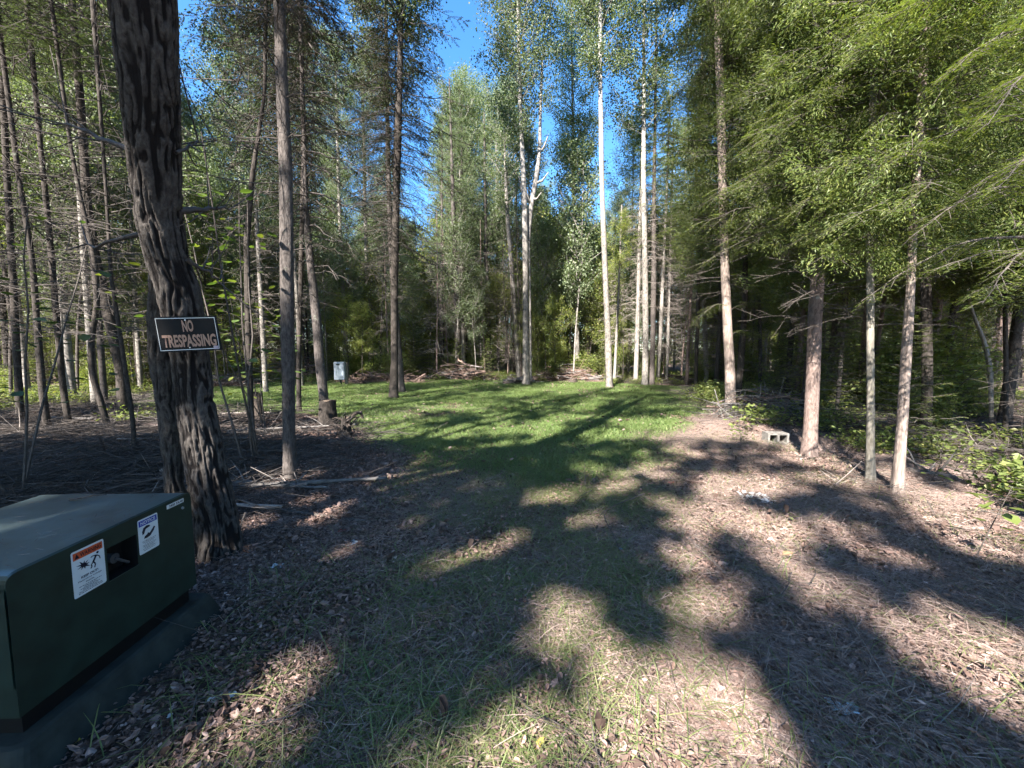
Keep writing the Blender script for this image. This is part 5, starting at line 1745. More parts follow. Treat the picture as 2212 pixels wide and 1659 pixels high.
def sticker(uc, zc, w, h, rr=.008, out=.0015):
    """a rounded plate on the box side; returns its own mapping (a right, b up, from its centre)"""
    mp = lambda a, b_, o=0.: F3(uc - a, zc + b_, out + o)
    ol = rounded([(-w / 2, -h / 2), (w / 2, -h / 2), (w / 2, h / 2), (-w / 2, h / 2)], rr)
    return mp, ol


def plate(name, mp, ol, mat, parent, o=0.0):
    mb = MB()
    V = [mp(a, b_, o) for a, b_ in ol]
    c = mp(sum(p[0] for p in ol) / len(ol), sum(p[1] for p in ol) / len(ol), o)
    V.append(c)
    nn = len(ol)
    mb.add(np.array(V), np.array([(a, (a + 1) % nn, nn) for a in range(nn)]))
    return mb.build(name, mat, parent)


rect = lambda x0, y0, x1, y1: [(x0, y0), (x1, y0), (x1, y1), (x0, y1)]
# WARNING sticker
wm, ol = sticker(.5365, .617, .127, .192)
ws = plate('warning_sticker', wm, ol, M['sticker'], box)
plate('orange_band', wm, rect(-.057, .058, .057, .088), M['orange'], ws, .0006)
place_text('warning_word', 'WARNING', wm, .010, .073, .083, .018, M['ink'], ws, .0011)
plate('warning_triangle', wm, [(-.052, .063), (-.034, .063), (-.043, .083)], M['ink'], ws, .0011)
star = []
gr = random.Random(4)
for k in range(18):
    a = k / 18 * 2 * PI
    r_ = (.027 if k % 2 == 0 else .011) * gr.uniform(.75, 1.15)
    star.append((-.020 + r_ * 1.05 * math.cos(a), .025 + r_ * .85 * math.sin(a)))
plate('shock_burst', wm, star, M['ink'], ws, .0008)
mb = MB()


def limb(pts_, w_):
    for (x1, y1), (x2, y2) in zip(pts_[:-1], pts_[1:]):
        d = np.array([x2 - x1, y2 - y1])
        d = d / np.linalg.norm(d)
        nrm = np.array([-d[1], d[0]]) * w_
        q_ = [(x1 + nrm[0], y1 + nrm[1]), (x1 - nrm[0], y1 - nrm[1]), (x2 - nrm[0], y2 - nrm[1]), (x2 + nrm[0], y2 + nrm[1])]
        mb.add(np.array([wm(a, b_, .0008) for a, b_ in q_]), [(0, 1, 2, 3)])


limb([(.030, .042), (.022, .028), (.016, .018)], .0042)
limb([(.030, .040), (.014, .044), (.008, .040)], .0020)
limb([(.031, .040), (.042, .030), (.044, .018)], .0020)
limb([(.017, .018), (.024, .006), (.020, -.008)], .0026)
limb([(.016, .018), (.008, .010), (.010, .000), (.004, -.004)], .0026)
th_ = np.linspace(0, 2 * PI, 10, endpoint=False)
hd = [wm(.0355 + .0052 * math.cos(a), .050 + .0052 * math.sin(a), .0008) for a in th_]
mb.add(np.array(hd + [wm(.0355, .050, .0008)]), np.array([(a, (a + 1) % 10, 10) for a in range(10)]))
mb.build('falling_figure', M['ink'], ws)
place_text('keep_out_words', 'KEEP OUT!', wm, 0, -.022, .066, .010, M['ink'], ws, .0008, .03)
place_text('hazard_words', 'Hazardous voltage', wm, 0, -.036, .092, .008, M['ink'], ws, .0008, .015)
place_text('hazard_words', 'inside.', wm, 0, -.047, .034, .007, M['ink'], ws, .0008, .015)
mb = MB()
gr = random.Random(6)
for k, (wd, zz) in enumerate([(.088, -.058), (.05, -.0635), (.078, -.069), (.06, -.0745), (.092, -.080), (.094, -.086)]):
    x_ = -wd / 2
    while x_ < wd / 2:
        l_ = gr.uniform(.004, .011)
        mb.add(np.array([wm(a, b_, .0008) for a, b_ in rect(x_, zz - .0011, min(x_ + l_, wd / 2), zz + .0011)]), [(0, 1, 2, 3)])
        x_ += l_ + .0018
mb.build('small_print', M['ink'], ws)
# NOTICE sticker
nm_, ol = sticker(.264, .634, .106, .168)
nsx = plate('notice_sticker', nm_, ol, M['sticker'], box)
plate('blue_band', nm_, rect(-.048, .050, .048, .077), M['blue'], nsx, .0006)
place_text('notice_word', 'NOTICE', nm_, 0, .0635, .078, .016, M['sticker'], nsx, .0011)
plate('hand_emblem', nm_, [(-.032, .006), (-.034, .022), (-.026, .038), (-.010, .045), (.006, .042), (.010, .034), (-.002, .033), (-.012, .036), (-.020, .026), (-.024, .010)], M['ink'], nsx, .0008)
plate('hand_emblem', nm_, [(-.026, -.014), (-.010, -.016), (.008, -.012), (.026, .004), (.036, .020), (.030, .026), (.018, .012), (.004, .002), (-.004, .008), (-.008, .002), (-.022, -.004)], M['ink'], nsx, .0008)
mb = MB()
for k, (wd, zz) in enumerate([(.072, -.026), (.066, -.032), (.05, -.038), (.07, -.046), (.064, -.052), (.05, -.058), (.07, -.064), (.06, -.071)]):
    x_ = -wd / 2
    while x_ < wd / 2:
        l_ = gr.uniform(.004, .011)
        mb.add(np.array([nm_(a, b_, .0008) for a, b_ in rect(x_, zz - .0010, min(x_ + l_, wd / 2), zz + .0010)]), [(0, 1, 2, 3)])
        x_ += l_ + .0018
mb.build('small_print', M['ink'], nsx)
# number tag and bolt
tm_, ol = sticker(.103, .7185, .106, .021, .002)
ts = plate('number_tag', tm_, ol, M['sticker'], box)
place_text('tag_number', '3420 23L40', tm_, .004, 0, .086, .013, M['ink'], ts, .0008, .03)
bo = MB()
bo.tubes(np.array([F3(.06, .678, .0), F3(.06, .678, .006)]), np.array([.007, .006]), 10, 0, True)
bo.build('bolt', M['steel'], box)

st = MB()
g = np.random.default_rng(64)
for k in range(150):
    u_, v_ = g.uniform(.03, W_ - .03), g.uniform(.03, D_ - .03)
    c_ = U * u_ - NN * v_
    a_ = g.random() * PI
    l_ = g.uniform(.012, .05)
    d_ = np.array([math.cos(a_), math.sin(a_)]) * l_
    zt_ = ZT + .0025 - .01 * u_ / W_
    st.tubes(np.array([[*(c_ - d_), zt_], [*(c_ + g.normal(0, .004, 2)), zt_ + .001], [*(c_ + d_), zt_ + g.uniform(0, .004)]]), np.array([.0008, .001, .0006]), 3)
o = st.build('fallen_needles', M['straw'], box)
o['kind'] = 'stuff'
# twig lying on the lid
tw_ = MB()
a = np.array([-2.28, 1.93, .757])
tw_.tubes(np.array([a, a + [.05, -.002, .004], a + [.10, .02, .012], a + [.145, .045, .006]]), np.array([.004, .006, .006, .003]), 6, 0, True)
tw_.tubes(np.array([a + [.05, -.002, .004], a + [.03, -.03, .003]]), np.array([.003, .002]), 5, 0, True)
tw_.v = [v_ - a for v_ in tw_.v]
o = tw_.build('twig', M['twig_dead'], None, True, tuple(a))
tag(o, 'short dark twig lying on top of the green utility box', 'twig')

# ------------------------------------------------------------------ NO TRESPASSING sign nailed to the leaning tree
M['sign_black'] = plain('sign_black', (.004, .004, .004), .6, .1, 12, .15)
M['sign_orange'] = plain('sign_orange', (.27, .15, .095), .5, .12, 25, .4)
M['sign_line'] = plain('sign_border', (.45, .45, .42), .5, .1, 25, .4)
SY = 2.40
ctr = [at_depth(px * .8641, py * .8641, SY + dy) for px, py, dy in ((387, 796, .0), (536, 793, .05), (550, 871, .04), (402, 878, -.01))]
TLc, TRc, BRc, BLc = [np.array(c_) for c_ in ctr]
sc_ = (TLc + TRc + BRc + BLc) / 4
rt = thing('no_trespassing_sign', 'black rectangular sign with orange NO TRESPASSING letters nailed to the leaning tree', 'sign', sc_)


def SG(a, b_, o=0.0):
    """a, b in 0..1 over the sign"""
    top_, bot_ = TLc * (1 - a) + TRc * a, BLc * (1 - a) + BRc * a
    p = bot_ * (1 - b_) + top_ * b_
    nrm = np.cross(TRc - TLc, BLc - TLc)
    nrm = nrm / np.linalg.norm(nrm)
    if nrm[1] > 0:
        nrm = -nrm
    bow = .010 * math.sin(PI * a) * -1
    return tuple(p - sc_ + nrm * (o - bow * 0))


bd = MB()
eps = .03
fr = [SG(-eps, -eps * 1.6), SG(1 + eps, -eps * 1.6), SG(1 + eps, 1 + eps * 1.6), SG(-eps, 1 + eps * 1.6)]
bk_ = [tuple(np.array(p) + np.array([0, .004, 0])) for p in fr]
bd.add(np.array(fr + bk_), [(0, 1, 2, 3), (4, 7, 6, 5), (0, 4, 5, 1), (1, 5, 6, 2), (2, 6, 7, 3), (3, 7, 4, 0)])
bd.build('panel', M['sign_black'], rt)
bo = MB()
tx, tz = .011, .022
for (a0, b0, a1, b1) in ((0, 1 - tz, 1, 1), (0, 0, 1, tz), (0, tz, tx, 1 - tz), (1 - tx, tz, 1, 1 - tz)):
    bo.add(np.array([SG(a0, b0, .0015), SG(a1, b0, .0015), SG(a1, b1, .0015), SG(a0, b1, .0015)]), [(0, 1, 2, 3)])
bo.build('border_line', M['sign_line'], rt)
place_text('sign_words', 'NO', lambda a, b_, o: SG(a, b_, o), .525, .745, .185, .37, M['sign_orange'], rt, .0025, .035)
place_text('sign_words', 'TRESPASSING', lambda a, b_, o: SG(a, b_, o), .515, .285, .90, .39, M['sign_orange'], rt, .0025, .035)
stk = MB()
stk.add(np.array([SG(.90, -.015, .003), SG(.985, -.015, .003), SG(.985, .09, .003), SG(.90, .09, .003)]), [(0, 1, 2, 3)])
stk.build('price_sticker', plain('grey_sticker', (.30, .24, .25), .6), rt)
nl_ = MB()
for a, b_ in ((.5, .93), (.5, .07)):
    p = np.array(SG(a, b_, .001))
    nl_.tubes(np.array([p, p + [0, -.004, 0]]), np.array([.004, .004]), 8, 0, True)
nl_.build('nail', M['steel'], rt)

# ------------------------------------------------------------------ grey meter box on a wooden post at the left of the lawn
M['grey_box'] = plain('grey_metal_box', (.27, .31, .35), .45, .15, 6, .5)
M['post'] = plain('weathered_post', (.17, .145, .12), .9, .4, 14, .2, 0, .004)
bx, by = on_ground(737, 836)
rt = thing('meter_box', 'small grey metal meter box on a short wooden post at the left of the lawn', 'meter box', (bx, by, float(ground_z(bx, by))), .12)
mb = MB()
mb.box((.22, .10, .52), (.13, .13, 1.08))
mb.build('post', M['post'], rt)
mb = MB()
o_ = rounded([(-.24, .30), (.20, .30), (.20, 1.10), (-.24, 1.10)], .02, 3)
extr(mb, o_, lambda u, z, d: (u, d, z), -.16, .10)
mb.build('cabinet', M['grey_box'], rt)
mb = MB()
o_ = rounded([(-.22, .42), (.17, .42), (.17, 1.07), (-.22, 1.07)], .015, 3)
extr(mb, o_, lambda u, z, d: (u, d, z), -.185, -.162)
mb.build('door', M['grey_box'], rt)
mb = MB()
mb.box((-.06, -.19, .98), (.14, .006, .05))
mb.build('label_plate', M['black'], rt)
mb = MB()
mb.tubes(np.array([(.0, -.05, .31), (.0, -.05, .18), (.05, -.04, .08), (.06, 0, -.05)]), np.array([.035, .035, .03, .03]), 8, 0, True)
mb.build('conduit', M['black'], rt)

# ------------------------------------------------------------------ stumps
M['stump'] = bark_mat('stump_bark', (.015, .012, .010), (.10, .08, .065), (11, 11, 3), (.1, .11, .06), .012, .66)
M['cut'] = plain('cut_wood', (.20, .15, .11), .9, .35, 20, .2)
M['black_bark'] = bark_mat('black_bark', (.008, .007, .006), (.05, .042, .036), (12, 12, 4), None, .01)


def stump(name, label, x, y, r, h, mat='stump', seed=1, ragged=.1):
    gz = float(ground_z(x, y))
    g = np.random.default_rng(seed)
    rt = thing(name, label, 'stump', (x, y, gz))
    P = np.array([[0, 0, -.1], [0, 0, h * .5], [.01, .0, h]])
    mb = trunk_mesh(P, np.array([r * 1.15, r, r * .93]), .04, 30, seed, .06, 1.3, .006)
    V0 = mb.v[0]
    top_z = V0[:, 2] > h * .8
    V0[top_z, 2] += (g.normal(0, ragged * .3, top_z.sum()) + ragged * np.sin(V0[top_z, 0] * 40 + seed))
    mb.f[3], mb.m[3] = [], []
    mb.add(np.array([(r * .9 * math.cos(a), r * .9 * math.sin(a), h - .02 + g.normal(0, ragged * .3)) for a in np.linspace(0, 2 * PI, 16, endpoint=False)] + [(0, 0, h - .03)]), np.array([(a, (a + 1) % 16, 16) for a in range(16)]), 1)
    mb.build('stump_body', [M[mat], M['cut']], rt, True)
    return rt


x, y = on_ground(709, 931)
stump('stump', 'wide black charred stump in front of the kinked trunk', x, y, .155, .56, 'black_bark', 3, .01)
x, y = on_ground(560, 912)
stump('stump', 'thin broken stump behind the thin tree right of the sign tree', x, y, .085, .62, 'stump', 4, .05)
x, y = on_ground(948, 819)
stump('stump', 'small pale post-like stump at the left end of the big brush pile', x, y + .6, .09, .5, 'stump', 5, .02)
x, y = on_ground(905, 819)
stump('stump', 'tiny pale stump left of the post-like stump at the far lawn edge', x, y + .6, .07, .3, 'stump', 6, .02)
x, y = on_ground(1237, 828)
stump('stump', 'low dark stump at the far lawn edge between the forked and the leaning aspen', x, y, .2, .22, 'stump', 7, .05)
# shattered stump with splayed splinters
x, y = on_ground(747, 948)
rt = stump('stump', 'shattered root stump bristling with splinters beside the wide black stump', x, y, .09, .34, 'black_bark', 8, .09)
mb = MB()
g = np.random.default_rng(21)
for k in range(34):
    a = g.random() * 2 * PI
    z0 = g.uniform(0, .34)
    d = np.array([math.cos(a), math.sin(a), g.uniform(-.5, .9) if z0 > .1 else -.3])
    l = g.uniform(.12, .42)
    p = np.array([.05 * math.cos(a), .05 * math.sin(a), z0])
    mb.tubes(np.array([p, p + d * l * .5 + [0, 0, .02], p + d * l + g.normal(0, .03, 3)]), np.array([.011, .008, .002]), 5)
p = np.array([.05, 0, .3])
mb.tubes(np.array([p, p + [.12, 0, .14], p + [.22, .02, .16], p + [.26, .02, .05]]), np.array([.035, .03, .035, .02]), 7, 0, True)
mb.build('splinters', M['stump'], rt)

# ------------------------------------------------------------------ brush piles, logs and branches
STK = []
g = np.random.default_rng(31)
for i in range(5):
    mb = MB()
    t_ = np.linspace(0, 1, 7)[:, None]
    pp = np.array([[-.5, 0, 0]]) * (1 - t_) + np.array([[.5, 0, 0]]) * t_ + np.cumsum(g.normal(0, .014, (7, 3)), 0)
    mb.tubes(pp, .03 * (1 - t_[:, 0] * .55), 7, 0, True)
    for k in range(3):
        q = pp[g.integers(1, 6)]
        d = g.normal(0, .13, 3) + [.1, 0, 0]
        mb.tubes(np.array([q, q + d * .6, q + d]), np.array([.010, .007, .003]), 4)
    STK.append((mb, ))


def stick_mesh(i, mat):
    key = 'stick%d%s' % (i, mat)
    if key not in K:
        K[key] = STK[i][0].mesh('stick', M[mat], True)
    return K[key]


def brush_pile(label, cx, cy, wx, wy, hh, n, mats, seed, lmin=.7, lmax=2.2, thick=1.0):
    g = np.random.default_rng(seed)
    gz = float(ground_z(cx, cy))
    rt = thing('brush_pile', label, 'brush pile', (cx, cy, gz))
    for k in range(n):
        L = g.uniform(lmin, lmax)
        px, py = g.normal(0, wx * .38), g.normal(0, wy * .4)
        z = abs(g.normal(0, .45)) * hh * math.exp(-(px / wx) ** 2 * 2) + .04
        az = g.normal(0, .55) + (PI if g.random() < .5 else 0)
        link('stick', stick_mesh(int(g.integers(5)), mats[int(g.integers(len(mats)))]), rt, (px, py, z), (g.uniform(0, 6), g.normal(0, .16), az), (L, g.uniform(.7, 1.6) * thick, g.uniform(.7, 1.6) * thick))
    mb = MB()
    m_ = n * 5
    c = np.stack([g.normal(0, wx * .42, m_), g.normal(0, wy * .5, m_), np.abs(g.normal(0, hh * .45, m_))], 1)
    d = unit(g.normal(0, 1, (m_, 3)) * [1, .7, .35]) * g.uniform(.15, .6, (m_, 1))
    mb.tubes(np.stack([c - d, c + g.normal(0, .03, (m_, 3)), c + d], 1), np.broadcast_to([.009, .008, .003], (m_, 3)), 4)
    o = mb.build('twigs', M[mats[0]], rt)
    o['kind'] = 'stuff'
    return rt


M['wood_pink'] = plain('reddish_dead_wood', (.18, .125, .10), .9, .35, 14, .2)
M['wood_grey'] = plain('grey_dead_wood', (.13, .12, .11), .9, .35, 14, .2)
M['wood_dark'] = plain('dark_wet_wood', (.06, .045, .04), .9, .35, 14, .2)
M['grey_log'] = plain('grey_log', (.10, .088, .078), .9, .5, 9, .2, 0, .006)
x, y = on_ground(995, 822)
brush_pile('big brush pile of dark and grey branches at the far lawn edge, left of middle', x, y + .4, 2.0, .8, .75, 75, ['wood_pink', 'wood_grey', 'wood_dark'], 1, thick=1.6)
x, y = on_ground(1135, 828)
brush_pile('low heap of grey broken limbs around the foot of the forked aspen', x - .4, y - .2, .9, .45, .35, 26, ['wood_grey', 'wood_dark'], 2, .4, 1.4)
x, y = on_ground(1225, 824)
brush_pile('reddish brush pile between the forked aspen and the leaning aspen', x, y + .9, 2.1, .7, .65, 85, ['wood_pink', 'wood_pink', 'wood_grey'], 3, thick=1.1)
x, y = on_ground(1480, 828)
brush_pile('low row of fallen limbs at the right end of the far lawn edge', x, y + .2, 2.4, .5, .4, 34, ['wood_dark', 'wood_grey'], 4, .8, 2.6)
x, y = on_ground(805, 832)
brush_pile('reddish heap of twigs behind the grey meter box', x, y + 1.4, 2.3, .6, .55, 60, ['wood_pink', 'wood_pink'], 5)
x, y = on_ground(490, 835)
brush_pile('heap of dead branches at the left end of the lawn behind the sign tree', x, y + .2, 1.5, .7, .5, 44, ['wood_pink', 'wood_grey'], 6)
x, y = on_ground(660, 800)
brush_pile('reddish tangle of dead twigs behind the kinked trunk', -12.5, 22, 2.0, .8, 1.9, 60, ['wood_pink', 'wood_grey'], 7)
x, y = on_ground(1650, 905)
brush_pile('tangle of broken limbs and leaves between the cedar and the ringed trunk', x + .2, y + .2, 1.2, .8, .55, 60, ['wood_grey', 'wood_dark', 'wood_pink'], 8, .5, 2.0, .7)


def log(name, label, x0, y0, x1, y1, r, mat, seed, lift=0., cat='log', group=None, zt=None):
    g = np.random.default_rng(seed)
    t_ = np.linspace(0, 1, 12)
    xs, ys = x0 + (x1 - x0) * t_, y0 + (y1 - y0) * t_
    z0, z1 = float(ground_z(x0, y0)) + r * .6 + lift, float(ground_z(x1, y1)) + r * .4 + (zt or 0)
    P = np.stack([xs, ys, z0 + (z1 - z0) * t_], 1)
    P[1:-1] += np.cumsum(g.normal(0, r * .18, (10, 3)), 0) * np.array([1, 1, .4])
    b0 = P[0].copy()
    mb = MB()
    mb.tubes(P - b0, r * (1 - t_ * .45) * (1 + g.normal(0, .05, 12)), 9, 0, True)
    for k in range(int(3 + 4 * (r < .06))):
        i_ = g.integers(2, 11)
        d = unit(g.normal(0, 1, 3) * [1, 1, .5] + [0, 0, .35]) * g.uniform(.15, .55)
        q = P[i_] - b0
        mb.tubes(np.array([q, q + d * .5, q + d + g.normal(0, .03, 3)]), np.array([r * .35, r * .22, r * .08]), 5)
    o = mb.build(name, M[mat], None, True, tuple(b0))
    return tag(o, label, cat, group)


def g2(px, py):
    return on_ground(px, py)


for (name, label, a, b_, r, mat, sd) in [
        ('fallen_log', 'long grey log lying across the left wood floor below the curved trunk', (0, 955), (330, 905), .09, 'grey_log', 1),
        ('fallen_log', 'dark log lying behind the foot of the sign tree, level with the lawn', (260, 925), (372, 905), .11, 'wood_dark', 2),
        ('fallen_log', 'long thin log in the sunlit strip of the left wood', (0, 885), (230, 868), .05, 'wood_pink', 3),
        ('fallen_log', 'mossy half-buried log crossing the left wood floor, halfway to the utility box', (0, 1005), (300, 985), .07, 'wood_dark', 4),
        ('fallen_branch', 'pale sunlit stick pointing at the lid of the utility box', (60, 1060), (150, 1048), .012, 'twig_pale', 5),
        ('fallen_branch', 'forked pale branch just above the utility box lid', (130, 1075), (255, 1020), .012, 'twig_pale', 6),
        ('fallen_branch', 'pale branch left of the second stem, pointing at the box corner', (300, 1020), (410, 1050), .014, 'twig_pale', 7),
        ('fallen_branch', 'bent pale branch standing up at the left frame edge above the box', (5, 1090), (60, 985), .010, 'twig_pale', 8),
        ('fallen_log', 'thin log lying from the sign tree towards the black stump', (500, 935), (650, 950), .035, 'grey_log', 9),
        ('fallen_branch', 'straight branch on the litter right of the mossy tree foot', (640, 965), (560, 975), .02, 'wood_grey', 10),
        ('fallen_log', 'dark log lying behind the concrete block', (1620, 905), (1830, 915), .10, 'wood_dark', 11),
        ('fallen_log', 'pale barkless log right of the stringy-barked trunk', (1968, 1018), (2065, 1035), .045, 'wood_grey', 12),
        ('fallen_log', 'dark log continuing behind the pale barkless log', (2080, 1030), (2212, 1045), .05, 'wood_dark', 13),
        ('fallen_branch', 'long thin curved branch lying in the bottom right shade', (1812, 1408), (2070, 1640), .0085, 'wood_grey', 14),
        ('fallen_branch', 'thin curved twig below the crumpled wrapper in the bottom right shade', (1860, 1500), (2000, 1580), .005, 'twig_dead', 15),
        ('fallen_branch', 'short twig lying in the dark middle of the foreground', (1563, 1275), (1592, 1230), .006, 'wood_grey', 16),
        ('fallen_branch', 'crooked dark twig on the bare soil left of the middle', (735, 1482), (800, 1530), .007, 'wood_grey', 17),
        ('fallen_branch', 'thin pale stick leaning on the slim mossy trunk foot', (1780, 1060), (1865, 1025), .016, 'twig_pale', 18),
        ('fallen_branch', 'bent pale stick behind the foot of the cedar', (1650, 870), (1735, 940), .02, 'twig_pale', 19),
        ('fallen_branch', 'thin twig crossing the bare soil below the sign tree', (610, 1330), (690, 1362), .005, 'wood_grey', 20),
        ('fallen_branch', 'dark thin branch on the soil at the lower left', (500, 1400), (690, 1330), .006, 'twig_dead', 21),
        ('fallen_branch', 'long thin twig below the lit strip in the right foreground', (1640, 1240), (1745, 1250), .005, 'wood_pink', 22)]:
    (x0, y0), (x1, y1) = g2(*a), g2(*b_)
    log(name, label, x0, y0, x1, y1, r, mat, sd + 40)
g = np.random.default_rng(55)
for k in range(26):
    y = g.uniform(3.6, 10)
    x = g.uniform(-1.35 * y, -3.2 - (.25 * y if y > 6 else 0))
    a = g.uniform(-.6, .6)
    L = g.uniform(.9, 2.8)
    log('fallen_branch', 'dead branch lying in the slash of the left wood floor', x, y, x + L * math.cos(a), y + L * math.sin(a) * .6, g.uniform(.012, .032), ['twig_dead', 'wood_dark', 'wood_grey', 'twig_pale'][k % 4], 100 + k,
        group='dead branches on the left wood floor', lift=g.uniform(0, .12), zt=g.uniform(0, .18))
for k in range(22):
    y = g.uniform(5.5, 12)
    x = g.uniform(4.9 + .15 * y, 1.3 * y)
    a = g.uniform(-.8, .8)
    L = g.uniform(.7, 2.2)
    log('fallen_branch', 'dead branch lying on the floor of the right wood', x, y, x + L * math.cos(a), y + L * math.sin(a) * .6, g.uniform(.010, .028), ['twig_dead', 'wood_dark', 'wood_grey', 'twig_pale'][k % 4], 150 + k,
        group='dead branches on the right wood floor', lift=g.uniform(0, .1), zt=g.uniform(0, .3))

# ------------------------------------------------------------------ concrete block
M['concrete'] = plain('pale_concrete', (.15, .14, .125), .9, .5, 11, .2, 0, .002)
x, y = on_ground(1674, 957)
rt = thing('concrete_block', 'pale hollow concrete block lying on its side left of the thick ringed trunk', 'block', (x, y, float(ground_z(x, y)) + .01), -.1)
mb = MB()
w, h, d, t_ = .33, .19, .19, .032
for cx_, cz_, sx, sz in ((0, h - t_ / 2, w, t_), (0, t_ / 2, w, t_), (-w / 2 + t_ / 2, h / 2, t_, h - 2 * t_), (w / 2 - t_ / 2, h / 2, t_, h - 2 * t_), (0, h / 2, t_ * 1.1, h - 2 * t_)):
    mb.box((cx_, 0, cz_), (sx - .001, d, sz - .001))
mb.build('block_shell', M['concrete'], rt)
mb = MB()
mb.box((0, .06, h / 2), (w - .06, .01, h - .06))
mb.build('dark_backing', M['wood_dark'], rt)  # thin dark sheet across both hollows of the block

# ------------------------------------------------------------------ scraps and rubbish
M['paper'] = plain('white_paper', (.5, .5, .49), .7, .08, 20)
M['paper_blue'] = plain('pale_blue_paper', (.50, .58, .62), .6, .15, 20)
M['foil'] = plain('crumpled_film', (.34, .44, .48), .25, .5, 30, .8)
M['cap'] = plain('blue_plastic', (.10, .30, .48), .4, .2, 20)


def scrap(name, label, cat, px, py, w, d, h, mat, seed, nxy=9, rz=0.):
    x, y = on_ground(px, py)
    g = np.random.default_rng(seed)
    gx_, gy_ = np.meshgrid(np.linspace(-.5, .5, nxy), np.linspace(-.5, .5, nxy))
    a = 1 + .25 * np.sin(gy_ * 7 + seed) + g.normal(0, .04, gx_.shape)
    Xs = gx_ * w * a + g.normal(0, w * .02, gx_.shape)
    Ys = gy_ * d * (1 + .2 * np.sin(gx_ * 9 + seed)) + g.normal(0, d * .03, gx_.shape)
    Zs = .008 + h * (.5 + .5 * np.sin(gx_ * 11 + seed) * np.cos(gy_ * 8 + seed * 2)) * (.4 + g.random(gx_.shape) * .6)
    mb = MB()
    idx = np.arange(nxy * nxy).reshape(nxy, nxy)
    mb.add(np.stack([Xs, Ys, Zs], -1), np.stack([idx[:-1, :-1], idx[:-1, 1:], idx[1:, 1:], idx[1:, :-1]], -1).reshape(-1, 4))
    o = mb.build(name, M[mat], None, False, (x, y, float(ground_z(x, y)) + .005))
    o.rotation_euler = (0, 0, rz)
    return tag(o, label, cat)


scrap('crumpled_paper', 'large crumpled white sheet on the sunlit ground left of the thick ringed trunk', 'paper', 1637, 1080, .24, .32, .06, 'paper', 1, 16, .3)
scrap('torn_paper', 'white torn strip of paper below the utility box', 'paper', 481, 1513, .095, .045, .025, 'paper', 2, 8, .25)
scrap('paper_scrap', 'pale scrap of paper in a sun fleck right of the sign tree foot', 'paper', 758, 1184, .09, .10, .03, 'paper_blue', 3, 7, .3)
scrap('paper_scrap', 'small pale blue scrap below the sign tree foot', 'paper', 598, 1228, .07, .045, .02, 'paper_blue', 4, 6)
scrap('film_wrapper', 'crumpled clear bluish wrapper in the bottom right shade', 'wrapper', 1822, 1541, .10, .055, .035, 'foil', 5, 12, -.3)
scrap('plastic_bit', 'small bright blue plastic bit in the middle of the foreground grass', 'litter bit', 1341, 1198, .03, .035, .02, 'cap', 6, 4)
scrap('plastic_bit', 'small blue plastic bit just below the crumpled white sheet', 'litter bit', 1660, 1138, .05, .03, .01, 'cap', 7, 4)
scrap('paper_scrap', 'tiny pale scrap on the dark soil below the box pad', 'paper', 366, 1551, .02, .02, .01, 'paper', 8, 4)
scrap('paper_scrap', 'grey flat scrap right of the lawn, above the crumpled sheet', 'paper', 1420, 1018, .12, .08, .02, 'paper_blue', 9, 5)


def leaf_thing(label, px, py, size, col, seed, rz=0., tilt=.2):
    x, y = on_ground(px, py)
    key = 'leafcol%s' % str(col)
    if key not in M:
        M[key] = leaf_mat('single_leaf', [col, col], .25, .6, .2)
    mb = MB()
    D = np.array([[math.cos(rz), math.sin(rz), .1]])
    N = np.array([[math.sin(seed) * tilt, -.5 * tilt, 1.]])
    mb.round_leaves(np.zeros((1, 3)), D, N, size, size * .75, .12)
    mb.tubes(np.array([[0, 0, 0], [-.3 * size * math.cos(rz), -.3 * size * math.sin(rz), .004]]), np.array([.001, .001]), 4)
    o = mb.build('fallen_leaf', M[key], None, False, (x, y, float(ground_z(x, y)) + .022))
    return tag(o, label, 'leaf')


for args in [('yellow leaf on the soil at the bottom left corner below the pad', 135, 1622, .06, (.42, .36, .05), 1, .3), ('curled tan leaf at the top of the bottom centre grass', 855, 1478, .055, (.26, .16, .10), 2, 1.2),
             ('round ochre leaf right of the curled tan leaf', 948, 1478, .05, (.36, .27, .13), 3, 2.0), ('dark red leaf on the litter right of the sign tree', 728, 1158, .08, (.26, .03, .03), 4, .1),
             ('small pale leaf on the soil right of the sign tree foot', 848, 1224, .045, (.45, .38, .30), 5, 1.), ('pale oval leaf on the dark soil left of the middle', 660, 1360, .035, (.40, .34, .28), 6, .6),
             ('grey curled leaf in the bottom centre grass', 1090, 1490, .07, (.16, .13, .12), 7, 1.9), ('grey-brown leaf at the edge of the middle sun patch', 1222, 1440, .07, (.17, .14, .12), 8, 2.4),
             ('red leaf on the right edge of the lawn', 1443, 1055, .09, (.32, .04, .03), 9, .4), ('yellow leaf at the right edge of the bottom sun patch', 1160, 1640, .045, (.38, .32, .06), 10, .8),
             ('brown leaf lying in the right foreground shade', 1690, 1215, .08, (.30, .19, .11), 11, .1), ('grey leaf below the wrapper in the bottom right shade', 1850, 1580, .07, (.2, .16, .14), 12, 2.9),
             ('large tan leaf in the right foreground litter', 2000, 1120, .12, (.34, .25, .19), 13, .3)]:
    leaf_thing(*args)


